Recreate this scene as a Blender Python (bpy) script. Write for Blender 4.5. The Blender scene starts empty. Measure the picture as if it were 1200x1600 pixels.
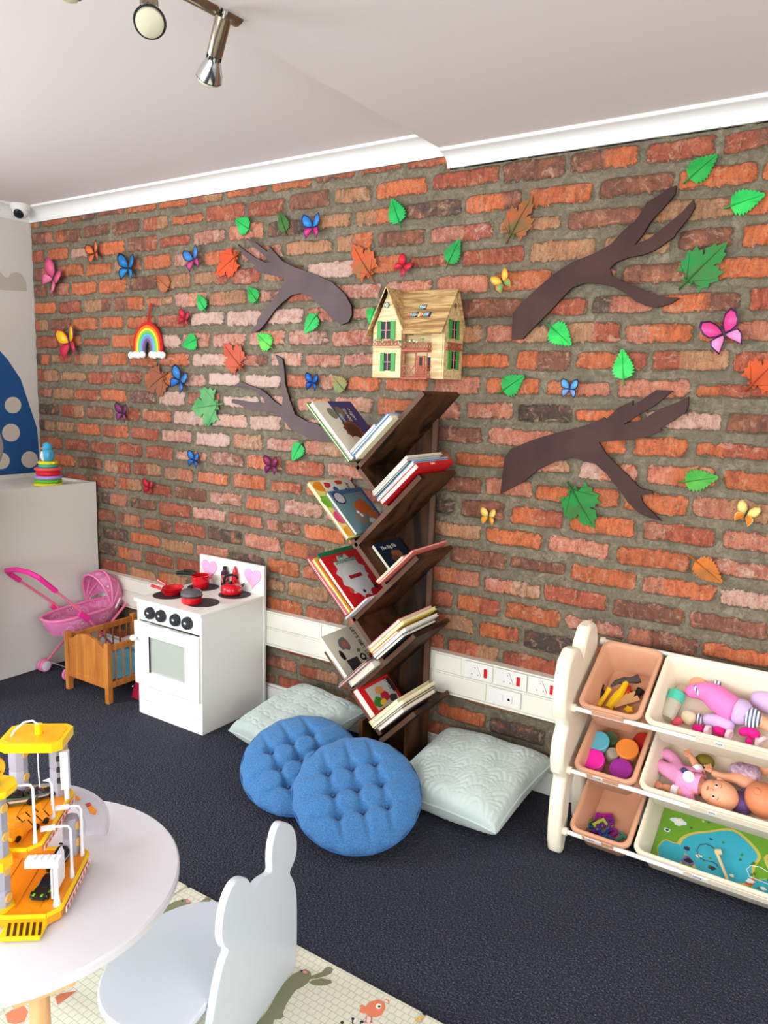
import bpy, bmesh, math, random
from mathutils import Vector, Matrix, Euler
random.seed(7)
SC = bpy.context.scene
COL = SC.collection
pi = math.pi

# ---------------------------------------------------------------- camera
CAM = Vector((4.09, -2.6, 1.475))
FPX, YAW, PITCH, ROLL = 1198.1, 0.58024, 0.156967, 0.028839
def cam_axes():
    cy, sy, cp, sp = math.cos(YAW), math.sin(YAW), math.cos(PITCH), math.sin(PITCH)
    fw = Vector((-sy*cp, cy*cp, -sp)); r = Vector((cy, sy, 0)); u = r.cross(fw)
    c, s = math.cos(ROLL), math.sin(ROLL)
    return c*r+s*u, -s*r+c*u, fw
RX, UX, FW = cam_axes()
cd = bpy.data.cameras.new('camera')
cam = bpy.data.objects.new('camera', cd); COL.objects.link(cam)
cam.matrix_world = Matrix(((RX.x, UX.x, -FW.x, CAM.x), (RX.y, UX.y, -FW.y, CAM.y), (RX.z, UX.z, -FW.z, CAM.z), (0, 0, 0, 1)))
cd.sensor_fit = 'VERTICAL'; cd.sensor_height = 24; cd.lens = FPX/1600*24; cd.clip_start = .02
SC.camera = cam
def at(a, b, x=None, y=None, z=None):
    """the point of the room that a pixel of the survey photograph shows on the plane x=, y= or z="""
    d = RX*((a-600)/FPX) - UX*((b-800)/FPX) + FW
    if x is not None: t = (x-CAM.x)/d.x
    elif y is not None: t = (y-CAM.y)/d.y
    else: t = (z-CAM.z)/d.z
    return CAM + d*t

# ---------------------------------------------------------------- light
SC.view_settings.view_transform = 'Standard'
SC.view_settings.look = 'None'
SC.view_settings.gamma = 1
SC.view_settings.use_curve_mapping = False
SC.view_settings.exposure = 0.40
w = bpy.data.worlds.new('world'); SC.world = w; w.use_nodes = True
w.node_tree.nodes['Background'].inputs[0].default_value = (.75, .85, 1, 1)
w.node_tree.nodes['Background'].inputs[1].default_value = .6
def area(name, loc, target, sx, sy, power, col):
    l = bpy.data.lights.new(name, 'AREA'); l.shape = 'RECTANGLE'; l.size = sx; l.size_y = sy; l.energy = power; l.color = col
    o = bpy.data.objects.new(name, l); COL.objects.link(o); o.location = loc
    o.rotation_euler = (Vector(target)-Vector(loc)).to_track_quat('-Z', 'Y').to_euler(); return o
# daylight of the left window, of the big front window and of the garden door on the right
area('daylight_left_window', (.06, -2.35, 1.5), (1.2, -2.25, 1.45), 1.5, 1.25, 55, (.93, .97, 1))
area('daylight_front_window', (2.9, -4.92, 1.45), (2.9, 0, 1.15), 4.2, 1.7, 105, (.95, .98, 1))
area('daylight_right_window', (6.12, -2.2, 1.4), (4, -2.0, 1.3), 2.2, 1.6, 28, (1, .97, .92))

# ---------------------------------------------------------------- helpers
def lin(c):
    return tuple(((v/255)/12.92 if v/255 <= .04045 else ((v/255+.055)/1.055)**2.4) for v in c[:3])+(1,)
MATS = {}
def mat(name, c, rough=.5, metal=0, noise=0, nscale=30, bump=0, bscale=200, c2=None, coat=0, trans=0, emit=0, sheen=0, spec=.3):
    """principled material; noise mixes c with c2 by a noise texture in object space"""
    if name in MATS: return MATS[name]
    m = bpy.data.materials.new(name); m.use_nodes = True; nt = m.node_tree; b = nt.nodes['Principled BSDF']
    b.inputs['Base Color'].default_value = lin(c); b.inputs['Roughness'].default_value = rough; b.inputs['Metallic'].default_value = metal
    b.inputs['Coat Weight'].default_value = coat; b.inputs['Transmission Weight'].default_value = trans
    b.inputs['Specular IOR Level'].default_value = spec
    if sheen: b.inputs['Sheen Weight'].default_value = sheen
    if emit: b.inputs['Emission Color'].default_value = lin(c); b.inputs['Emission Strength'].default_value = emit
    tc = nt.nodes.new('ShaderNodeTexCoord')
    if c2 or noise:
        n = nt.nodes.new('ShaderNodeTexNoise'); n.inputs['Scale'].default_value = nscale; n.inputs['Detail'].default_value = 4
        nt.links.new(tc.outputs['Object'], n.inputs['Vector'])
        r = nt.nodes.new('ShaderNodeValToRGB'); r.color_ramp.elements[0].position = .38; r.color_ramp.elements[1].position = .62
        cc2 = c2 or tuple(v*(1-noise) for v in c)
        r.color_ramp.elements[0].color = lin(c); r.color_ramp.elements[1].color = lin(cc2)
        nt.links.new(n.outputs[0], r.inputs[0]); nt.links.new(r.outputs[0], b.inputs['Base Color'])
    if bump:
        n2 = nt.nodes.new('ShaderNodeTexNoise'); n2.inputs['Scale'].default_value = bscale; n2.inputs['Detail'].default_value = 3
        nt.links.new(tc.outputs['Object'], n2.inputs['Vector'])
        bp = nt.nodes.new('ShaderNodeBump'); bp.inputs['Strength'].default_value = bump; bp.inputs['Distance'].default_value = .004
        nt.links.new(n2.outputs[0], bp.inputs['Height']); nt.links.new(bp.outputs[0], b.inputs['Normal'])
    MATS[name] = m; return m
def K(c, rough=.45, **kw):
    return mat('paint_%d_%d_%d_%d' % (*c, int(rough*100)), c, rough, **kw)

class MB:
    """collects shapes, each with its material, and links them as one mesh object"""
    def __init__(s): s.bm = bmesh.new(); s.mats = []
    def _m(s, m, faces, smooth=True):
        if m not in s.mats: s.mats.append(m)
        i = s.mats.index(m)
        for f in faces: f.material_index = i; f.smooth = smooth
    def pts(s, vs, fs, m, smooth=True):
        V = [s.bm.verts.new(v) for v in vs]; F = []
        for f in fs:
            try: F.append(s.bm.faces.new([V[i] for i in f]))
            except ValueError: pass
        s._m(m, F, smooth); return V
    def box(s, c, d, m, R=None):
        c = Vector(c); V = []
        for x in (-.5, .5):
            for y in (-.5, .5):
                for z in (-.5, .5):
                    v = Vector((x*d[0], y*d[1], z*d[2])); V.append(c+(R @ v if R else v))
        s.pts(V, [(0, 1, 3, 2), (4, 6, 7, 5), (0, 4, 5, 1), (2, 3, 7, 6), (0, 2, 6, 4), (1, 5, 7, 3)], m)
    def b2(s, a, b, m): s.box([(a[i]+b[i])/2 for i in range(3)], [abs(b[i]-a[i]) for i in range(3)], m)
    def prism(s, P, o, u, v, t, m, side=None, inset=0):
        """outline P in the frame o,u,v, thickness t along u x v; inset rounds the front edge"""
        o, u, v = Vector(o), Vector(u), Vector(v); n = u.cross(v).normalized(); k = len(P)
        if sum(P[i][0]*P[(i+1) % k][1]-P[(i+1) % k][0]*P[i][1] for i in range(k)) < 0: P = P[::-1]
        lo = [o+u*p[0]+v*p[1] for p in P]; hi = [q+n*t for q in lo]
        s.pts(lo+hi, [tuple(range(k))[::-1]], m)
        V = s.pts(hi, [tuple(range(k))], m)
        s.pts(lo+hi, [(i, (i+1) % k, k+(i+1) % k, k+i) for i in range(k)], side or m)
    def cyl(s, a, b, r0, m, r1=None, n=16, cap=True):
        a, b = Vector(a), Vector(b); r1 = r0 if r1 is None else r1
        d = (b-a).normalized(); x = d.orthogonal().normalized(); y = d.cross(x)
        V = [a+(x*math.cos(2*pi*i/n)+y*math.sin(2*pi*i/n))*r0 for i in range(n)]+[b+(x*math.cos(2*pi*i/n)+y*math.sin(2*pi*i/n))*r1 for i in range(n)]
        F = [(i, (i+1) % n, n+(i+1) % n, n+i) for i in range(n)]
        if cap: F += [tuple(range(n))[::-1], tuple(range(n, 2*n))]
        s.pts(V, F, m)
    def lathe(s, prof, o, m, axis=(0, 0, 1), n=24, sc=(1, 1)):
        o = Vector(o); d = Vector(axis).normalized()
        x = Vector((1, 0, 0)) if abs(d.x) < .9 else Vector((0, 1, 0)); x = (x-d*x.dot(d)).normalized(); y = d.cross(x)
        V = []; F = []
        for r, h in prof: V += [o+d*h+(x*math.cos(2*pi*i/n)*sc[0]+y*math.sin(2*pi*i/n)*sc[1])*max(r, 1e-5) for i in range(n)]
        for j in range(len(prof)-1): F += [(j*n+i, j*n+(i+1) % n, (j+1)*n+(i+1) % n, (j+1)*n+i) for i in range(n)]
        if prof[0][0] > 1e-4: F.append(tuple(range(n))[::-1])
        if prof[-1][0] > 1e-4: F.append(tuple(range((len(prof)-1)*n, len(prof)*n)))
        s.pts(V, F, m)
    def ell(s, c, r, m, R=None, n=16):
        if not hasattr(r, '__len__'): r = (r, r, r)
        c = Vector(c); V = []; F = []; h = n//2
        for j in range(h+1):
            t = pi*j/h
            for i in range(n):
                v = Vector((r[0]*math.sin(t)*math.cos(2*pi*i/n), r[1]*math.sin(t)*math.sin(2*pi*i/n), r[2]*math.cos(t)))
                V.append(c+(R @ v if R else v))
        for j in range(h): F += [(j*n+i, (j+1)*n+i, (j+1)*n+(i+1) % n, j*n+(i+1) % n) for i in range(n)]
        s.pts(V, F, m)
    def tube(s, P, r, m, n=10, closed=False, cap=True):
        P = [Vector(p) for p in P]; k = len(P); R = r if hasattr(r, '__len__') else [r]*k
        up = None; V = []; F = []
        for i, p in enumerate(P):
            a = P[(i-1) % k] if closed or i else p; b = P[(i+1) % k] if closed or i < k-1 else p
            d = (b-a); d = d.normalized() if d.length > 1e-9 else Vector((0, 0, 1))
            if up is None: up = d.orthogonal().normalized()
            x = (up-d*up.dot(d)); x = x.normalized() if x.length > 1e-6 else d.orthogonal().normalized(); up = x; y = d.cross(x)
            V += [p+(x*math.cos(2*pi*q/n)+y*math.sin(2*pi*q/n))*R[i] for q in range(n)]
        for j in range(k if closed else k-1):
            l = (j+1) % k
            F += [(j*n+i, j*n+(i+1) % n, l*n+(i+1) % n, l*n+i) for i in range(n)]
        if cap and not closed: F += [tuple(range(n))[::-1], tuple(range((k-1)*n, k*n))]
        s.pts(V, F, m)
    def grid(s, fn, nu, nv, m):
        V = [fn(i/nu, j/nv) for j in range(nv+1) for i in range(nu+1)]
        s.pts(V, [(j*(nu+1)+i, j*(nu+1)+i+1, (j+1)*(nu+1)+i+1, (j+1)*(nu+1)+i) for j in range(nv) for i in range(nu)], m)
    def build(s, name, par=None, bev=0, sub=0, world=True, label=None, weld=True, angle=.6, seg=2):
        bm = s.bm
        if weld: bmesh.ops.remove_doubles(bm, verts=bm.verts, dist=1e-5)
        bmesh.ops.recalc_face_normals(bm, faces=bm.faces)
        for e in bm.edges:
            if len(e.link_faces) == 2 and e.calc_face_angle(0) > angle and not sub: e.smooth = False
        if par is not None and world:
            bm.transform(Matrix.LocRotScale(par.location, par.rotation_euler, None).inverted() if par.parent is None else (mw(par)).inverted())
        me = bpy.data.meshes.new(name); bm.to_mesh(me); bm.free()
        for m in s.mats: me.materials.append(m)
        o = bpy.data.objects.new(name, me); COL.objects.link(o)
        if par is not None: o.parent = par
        if bev:
            b = o.modifiers.new('bevel', 'BEVEL'); b.width = bev; b.segments = seg; b.limit_method = 'ANGLE'; b.angle_limit = .7; b.use_clamp_overlap = True
        if sub: b = o.modifiers.new('sub', 'SUBSURF'); b.levels = sub; b.render_levels = sub
        if label: o['label'] = label
        return o
def mw(o):
    m = Matrix.LocRotScale(o.location, o.rotation_euler, None)
    return mw(o.parent) @ m if o.parent else m
def tag(o, label, cat, group=None):
    o['label'] = label; o['category'] = cat
    if group: o['group'] = group
    return o
def thing(name, label, cat, loc=(0, 0, 0), rz=0, group=None):
    o = bpy.data.objects.new(name, None); COL.objects.link(o); o.location = loc; o.rotation_euler = (0, 0, rz); o.empty_display_size = .05
    return tag(o, label, cat, group)
def struct(o): o['kind'] = 'structure'; return o
def solo(name, mb, label, cat, group=None, **kw):
    bb = [v.co for v in mb.bm.verts]; c = Vector([(min(v[i] for v in bb)+max(v[i] for v in bb))/2 for i in range(3)])
    c.z = min(v.z for v in bb)
    mb.bm.transform(Matrix.Translation(-c)); o = mb.build(name, None, **kw); o.location = c
    return tag(o, label, cat, group)
def dup(root, loc, label=None, rot=None):
    r = root.copy(); COL.objects.link(r); r.location = loc
    if rot is not None: r.rotation_euler = rot
    if label: r['label'] = label
    for ch in list(root.children):
        c = ch.copy(); COL.objects.link(c); c.parent = r
        for g in ch.children: d = g.copy(); COL.objects.link(d); d.parent = c
    return r
def skin(name, V, E, R, m, par=None, sub=2):
    me = bpy.data.meshes.new(name)
    inv = mw(par).inverted() if par else Matrix()
    me.from_pydata([inv @ Vector(v) for v in V], E, []); me.materials.append(m)
    o = bpy.data.objects.new(name, me); COL.objects.link(o)
    if par: o.parent = par
    md = o.modifiers.new('skin', 'SKIN'); md.use_smooth_shade = True; md.branch_smoothing = .6
    for i, sv in enumerate(me.skin_vertices[0].data):
        r = R[i]; sv.radius = (r, r) if not hasattr(r, '__len__') else r
        sv.use_root = (i == 0)
    b = o.modifiers.new('sub', 'SUBSURF'); b.levels = sub; b.render_levels = sub
    return o
def text(name, body, size, o, u, v, m, par=None, ext=.0004, align='LEFT'):
    """lettering standing on the plane o,u,v"""
    cu = bpy.data.curves.new(name, 'FONT'); cu.body = body; cu.size = size; cu.extrude = ext; cu.align_x = align; cu.resolution_u = 2
    t = bpy.data.objects.new(name, cu); u, v = Vector(u).normalized(), Vector(v).normalized(); n = u.cross(v)
    M = Matrix(((u.x, v.x, n.x, o[0]), (u.y, v.y, n.y, o[1]), (u.z, v.z, n.z, o[2]), (0, 0, 0, 1)))
    me = bpy.data.meshes.new_from_object(t); bpy.data.objects.remove(t)
    me.transform((mw(par).inverted() if par else Matrix()) @ M); me.materials.clear(); me.materials.append(m)
    q = bpy.data.objects.new(name, me); COL.objects.link(q); q.parent = par; return q
def ring(n, rx, ry=None, a0=0): ry = ry or rx; return [(rx*math.cos(a0+2*pi*i/n), ry*math.sin(a0+2*pi*i/n)) for i in range(n)]
def rot2(P, a, s=1, dx=0, dy=0): return [(dx+s*(p[0]*math.cos(a)-p[1]*math.sin(a)), dy+s*(p[0]*math.sin(a)+p[1]*math.cos(a))) for p in P]
X, Y, Z = Vector((1, 0, 0)), Vector((0, 1, 0)), Vector((0, 0, 1))
WHITE = mat('white_board', (232, 230, 222), .35)
CREAMP = mat('cream_plastic', (240, 229, 205), .35)
# ---------------------------------------------------------------- room shell
BRICKS = """-2o 22r 47b 69r 92o 116o 135r 163o 187o 211b 232r 255r 280r 304o 328p 352r 376r 400b 424r 448o 472r 496o 520r 544p 568r
10b 33o 57b 81b 103r 122o 150r 173r 197b 221t 238o 272r 296b 320b 346r 366r 390o 414o 438b 462r 486r 510r 534r 558r 582b
3r 24o 46w 69o 92b 116r 138p 162p 184d 209t 231t 257d 281o 306o 332b 356o 380o 404o 428b 452o 476r 500r 524b 548o 572b
10b 35o 58o 80t 105o 123p 146o 169p 198t 223t 239b 270p 296t 320b 352t 376o 400o 424r 448o 472p 496o 520p 544r 568r
6b 22d 46o 68o 93b 115t 140t 163r 180t 210w 237o 255r 282r 309t 333t 357b 370o 394r 418b 442r 466r 490b 514r 538r 562o
11o 33r 55t 82b 105o 124p 151t 174p 195r 224p 247p 270p 295o 317p 339b 367o 391o 415o 439o 463r 487o 511p 535b 559r 583b
4r 24b 45o 68o 89o 114r 137w 160w 185w 207p 225p 253p 281b 310r 328d 355o 379r 403r 427r 451r 475p 499r 523r 547r 571r
12r 32o 53r 79o 111w 128r 151p 174p 198p 220p 244p 268t 292p 320t 342p 366o 390o 414p 438r 462b 486b 510o 534b 558p 582r
6d 22t 46r 69r 91o 114o 137w 167b 184p 207p 225p 254r 282o 302o 328o 353r 377r 401o 425b 449b 473o 497b 521r 545p 569p
9r 34t 57r 80r 103o 126p 147w 172w 195o 210p 225o 247o 270p 292o 317o 342p 367o 391b 415r 439o 463p 487o 511r 535o 559o 583p
6b 23t 45o 68o 90d 113w 132r 160w 180p 201p 222p 243o 264p 282p 307d 325o 355w 374b 398o 422r 446r 470o 494r 518b 542r 566p
9d 32r 55b 81r 98o 127w 151w 175w 193p 219r 246p 272b 294p 328o 344o 368o 392r 416o 440o 464p 488o 512o 536o 560r
9d 24t 45o 68r 92r 115p 140w 164t 183p 206p 232r 257o 282o 310p 326w 356p 375o 399o 423r 447p 471r 495p 519o 543b 567o
11r 35r 58r 79r 102r 125p 150b 172o 196r 221p 247o 272b 294p 312o 326o 344o 370p 393r 418r 442r 466r 490r 514b 538r 562b
-1b 22o 46b 69t 93r 116t 140o 164o 187o 206o 235r 264d 281b 306o 326o 357p 376p 400p 424r 448b 472b 496b 520o 544p 568r
11b 34r 58r 78o 101r 124b 149p 172o 195p 221p 246r 272t 296o 321p 346o 374p 398p 422o 446r 470r 494p 518o 542r 566r
19b 42b 66d 89d 112r 138p 161r 185p 207o 232o 257o 282b 307b 328o 358p 378w 402b 426b 450p 474r 498p 522b 546p 570r
12r 36b 59b 77b 100o 123r 148d 172p 196o 221t 246p 272o 297p 320r 347b 372b 396o 420r 444o 468b 492o 516p 540p 564b
19r 43r 66d 89o 115t 140p 162d 186o 205r 225r 245r 265r 281o 306o 328p 352p 376o 400p 424o 448p 472p 496r 520p 544p 568r
12o 35o 58d 76o 101r 124r 149r 174t 199t 224o 250p 275r 291o 313d 337r 361o 385b 409p 433o 457p 481o 505b 529r 553b 577b
17o 40o 64r 89t 109o 135r 160p 186o 208r 233p 258t 282r 305r 329o 353r 377o 401o 425p 449b 473b 497o 521r 545r 569p
-10o 14d 38o 62o 86b 110o 134r 158d 182d 206d 230b 254o 278d 302r 326r 350d 374d 398b 422o 446r 470p 494r 518o 542r 566p
2b 26d 50d 74r 98r 121r 145b 169r 193r 218r 242b 266r 290o 314r 338o 362o 386o 410r 434r 458r 482r 506r 530b 554o 578o
-10b 14r 38d 62d 86b 110b 134b 158r 182b 206r 230o 254d 278o 302d 326b 350r 374o 398d 422o 446o 470o 494b 518r 542o 566r
2b 26o 50o 74r 98b 121o 145o 169b 193r 218o 242b 266o 290b 314b 338r 362o 386b 410o 434p 458o 482p 506r 530r 554o 578p
-10o 14o 38o 62b 86d 110o 134o 158o 182d 206r 230d 254o 278d 302o 326r 350b 374b 398d 422r 446o 470p 494o 518p 542r 566r"""
ZC, ZC2, ZB, ZB2, XS = 2.40, 2.34, 2.33, 2.285, 2.622
RXW, FYW = 6.2, -5.0     # right and front wall
def carpet():
    m = bpy.data.materials.new('navy_carpet'); m.use_nodes = True; nt = m.node_tree; b = nt.nodes['Principled BSDF']; b.inputs['Roughness'].default_value = .95
    tc = nt.nodes.new('ShaderNodeTexCoord')
    n = nt.nodes.new('ShaderNodeTexNoise'); n.inputs['Scale'].default_value = 210; n.inputs['Detail'].default_value = 5; n.inputs['Roughness'].default_value = .8
    n3 = nt.nodes.new('ShaderNodeTexNoise'); n3.inputs['Scale'].default_value = 4; n3.inputs['Detail'].default_value = 3
    wv = nt.nodes.new('ShaderNodeTexVoronoi'); wv.inputs['Scale'].default_value = 120
    for q in (n, n3, wv): nt.links.new(tc.outputs['Object'], q.inputs['Vector'])
    r = nt.nodes.new('ShaderNodeValToRGB'); e = r.color_ramp.elements
    e[0].position = .40; e[0].color = lin((15, 17, 29)); e[1].position = .66; e[1].color = lin((112, 116, 136)); q = e.new(.52); q.color = lin((28, 32, 47))
    mx = nt.nodes.new('ShaderNodeMix'); mx.data_type = 'RGBA'; mx.blend_type = 'MULTIPLY'; mx.inputs[0].default_value = .35
    nt.links.new(n.outputs[0], r.inputs[0]); nt.links.new(r.outputs[0], mx.inputs[6]); nt.links.new(n3.outputs[0], mx.inputs[7])
    nt.links.new(mx.outputs[2], b.inputs['Base Color'])
    bp = nt.nodes.new('ShaderNodeBump'); bp.inputs['Strength'].default_value = .9; bp.inputs['Distance'].default_value = .006
    nt.links.new(wv.outputs[0], bp.inputs['Height']); nt.links.new(bp.outputs[0], b.inputs['Normal']); return m
b = MB(); b.b2((-.1, FYW-.1, -.06), (RXW+.1, .12, 0), carpet()); struct(b.build('floor'))
CEIL = mat('ceiling_paint', (228, 219, 216), .8)
b = MB(); b.b2((-.1, FYW-.1, ZC), (RXW+.1, .12, ZC+.1), CEIL)
b.b2((XS, FYW, ZC2), (RXW, 0, ZC), CEIL); struct(b.build('ceiling'))
WALLP = mat('wall_paint', (214, 210, 202), .7, bump=.1, bscale=60)
b = MB(); b.b2((-.1, FYW-.1, 0), (0, .12, ZC), WALLP); wl = struct(b.build('wall_left'))
b = MB(); b.b2((RXW, FYW-.1, 0), (RXW+.1, .12, ZC), WALLP); struct(b.build('wall_right'))
b = MB(); b.b2((0, FYW-.1, 0), (RXW, FYW, ZC), WALLP); struct(b.build('wall_front'))
def window(name, o, u, w_, h_):
    """a window frame with glass lit by the sky, o = lower left corner on the wall, u along it"""
    u = Vector(u); n = u.cross(Z)*-1; fr = MB(); g = MB(); o = Vector(o); fm = mat('window_frame', (240, 240, 238), .4)
    gm = mat('sky_lit_glass', (225, 238, 250), .1, emit=1.5)
    R = Matrix((u, n, Z)).transposed()
    def bar(a, c, z0, z1): fr.box(o+u*(a+c)/2+Z*(z0+z1)/2+n*.015, (c-a, .03, z1-z0), fm, R)
    bar(-.05, w_+.05, -.05, 0); bar(-.05, w_+.05, h_, h_+.05); bar(-.05, 0, 0, h_); bar(w_, w_+.05, 0, h_)
    k = max(2, round(w_/.8))
    for i in range(1, k): bar(w_*i/k-.02, w_*i/k+.02, 0, h_)
    g.box(o+u*w_/2+Z*h_/2+n*.004, (w_, .006, h_), gm, R)
    f = struct(fr.build(name)); g.build('pane', f)
window('window_1', (0, -1.6, .88), (0, -1, 0), 1.5, 1.25)
window('window_2', (.8, FYW, .6), (1, 0, 0), 4.2, 1.7)
window('window_3', (RXW, -3.3, .6), (0, 1, 0), 2.2, 1.6)

def brick_mat():
    m = bpy.data.materials.new('old_brick'); m.use_nodes = True; nt = m.node_tree; b = nt.nodes['Principled BSDF']
    L = nt.links.new; N = nt.nodes.new
    tc = N('ShaderNodeTexCoord')
    def att(n): a = N('ShaderNodeAttribute'); a.attribute_name = n; return a
    ca, ea, bl = att('tint'), att('edge'), att('bloom_sheen')
    def noise(s, d=4, rough=.6, dist=0, st=None):
        n = N('ShaderNodeTexNoise'); n.inputs['Scale'].default_value = s; n.inputs['Detail'].default_value = d; n.inputs['Roughness'].default_value = rough; n.inputs['Distortion'].default_value = dist
        src = tc.outputs['Object']
        if st: mp = N('ShaderNodeMapping'); mp.inputs['Scale'].default_value = st; L(src, mp.inputs[0]); src = mp.outputs[0]
        L(src, n.inputs['Vector']); return n.outputs[0]
    def ramp(src, stops):
        r = N('ShaderNodeValToRGB'); r.color_ramp.elements[0].position = stops[0][0]; r.color_ramp.elements[0].color = stops[0][1]
        r.color_ramp.elements[1].position = stops[-1][0]; r.color_ramp.elements[1].color = stops[-1][1]
        for p, c in stops[1:-1]: e = r.color_ramp.elements.new(p); e.color = c
        L(src, r.inputs[0]); return r.outputs[0]
    def mix(f, a, c, bt='MIX'):
        x = N('ShaderNodeMix'); x.data_type = 'RGBA'; x.blend_type = bt
        if isinstance(f, (int, float)): x.inputs[0].default_value = f
        else: L(f, x.inputs[0])
        for i, q in ((6, a), (7, c)):
            if isinstance(q, tuple): x.inputs[i].default_value = q
            else: L(q, x.inputs[i])
        return x.outputs[2]
    def mad(a, k, c):
        x = N('ShaderNodeMath'); x.operation = 'MULTIPLY_ADD'
        for i, q in enumerate((a, k, c)):
            if isinstance(q, (int, float)): x.inputs[i].default_value = q
            else: L(q, x.inputs[i])
        return x.outputs[0]
    n1 = noise(11, 6, .62, .6); n2 = noise(42, 8, .74, .8); n3 = noise(150, 4, .75); n4 = noise(5, 3); n5 = noise(30, 6, .7, .3, (2.2, 1, .7)); n6 = noise(24, 8, .78, 1.2)
    W, B = (1, 1, 1, 1), (0, 0, 0, 1)
    g = lambda v: (v, v, v, 1)
    c = ca.outputs['Color']
    c = mix(ramp(n5, [(.40, B), (.66, g(.9))]), c, mix(1.0, c, (.42, .33, .31, 1), 'MULTIPLY'))
    c = mix(ramp(n1, [(.50, B), (.70, g(.7))]), c, mix(.65, c, lin((222, 128, 84))))
    c = mix(ramp(n6, [(.53, B), (.64, g(.7))]), c, lin((200, 158, 128)))          # pale mortar smears
    c = mix(ramp(n3, [(.56, B), (.66, g(.8))]), c, lin((84, 58, 46)))               # dark pits
    c = mix(ramp(mad(n6, .6, mad(n2, .6, bl.outputs['Fac'])), [(.66, B), (.92, g(.85))]), c, lin((224, 192, 178)))  # pale salt film together with the painted window sheen
    c = mix(.05, c, lin((140, 124, 104)))
    mo = ramp(n2, [(.32, lin((88, 80, 62))), (.5, lin((128, 117, 95))), (.70, lin((166, 154, 130)))])
    mo = mix(ramp(n4, [(.4, B), (.65, g(.6))]), mo, lin((108, 98, 80)))
    mo = mix(ramp(n3, [(.58, B), (.70, g(.5))]), mo, lin((62, 56, 48)))
    e = mad(mad(n6, 1, -.5), 3.2, mad(mad(n2, 1, -.5), 2.2, ea.outputs['Fac']))
    mr = N('ShaderNodeMapRange'); mr.inputs[1].default_value = .22; mr.inputs[2].default_value = .44; L(e, mr.inputs[0])
    c = mix(mr.outputs[0], mo, c); L(c, b.inputs['Base Color'])
    b.inputs['Roughness'].default_value = .6; b.inputs['Specular IOR Level'].default_value = .4
    h = mad(n3, .45, mad(n2, .9, mad(mr.outputs[0], .55, n6)))
    bp = N('ShaderNodeBump'); bp.inputs['Strength'].default_value = .9; bp.inputs['Distance'].default_value = .008
    L(h, bp.inputs['Height']); L(bp.outputs[0], b.inputs['Normal']); return m
TINT = dict(o=(214, 112, 62), r=(180, 88, 60), p=(204, 126, 98), w=(206, 160, 140), d=(84, 70, 62), b=(136, 84, 64), t=(190, 140, 100))
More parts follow.
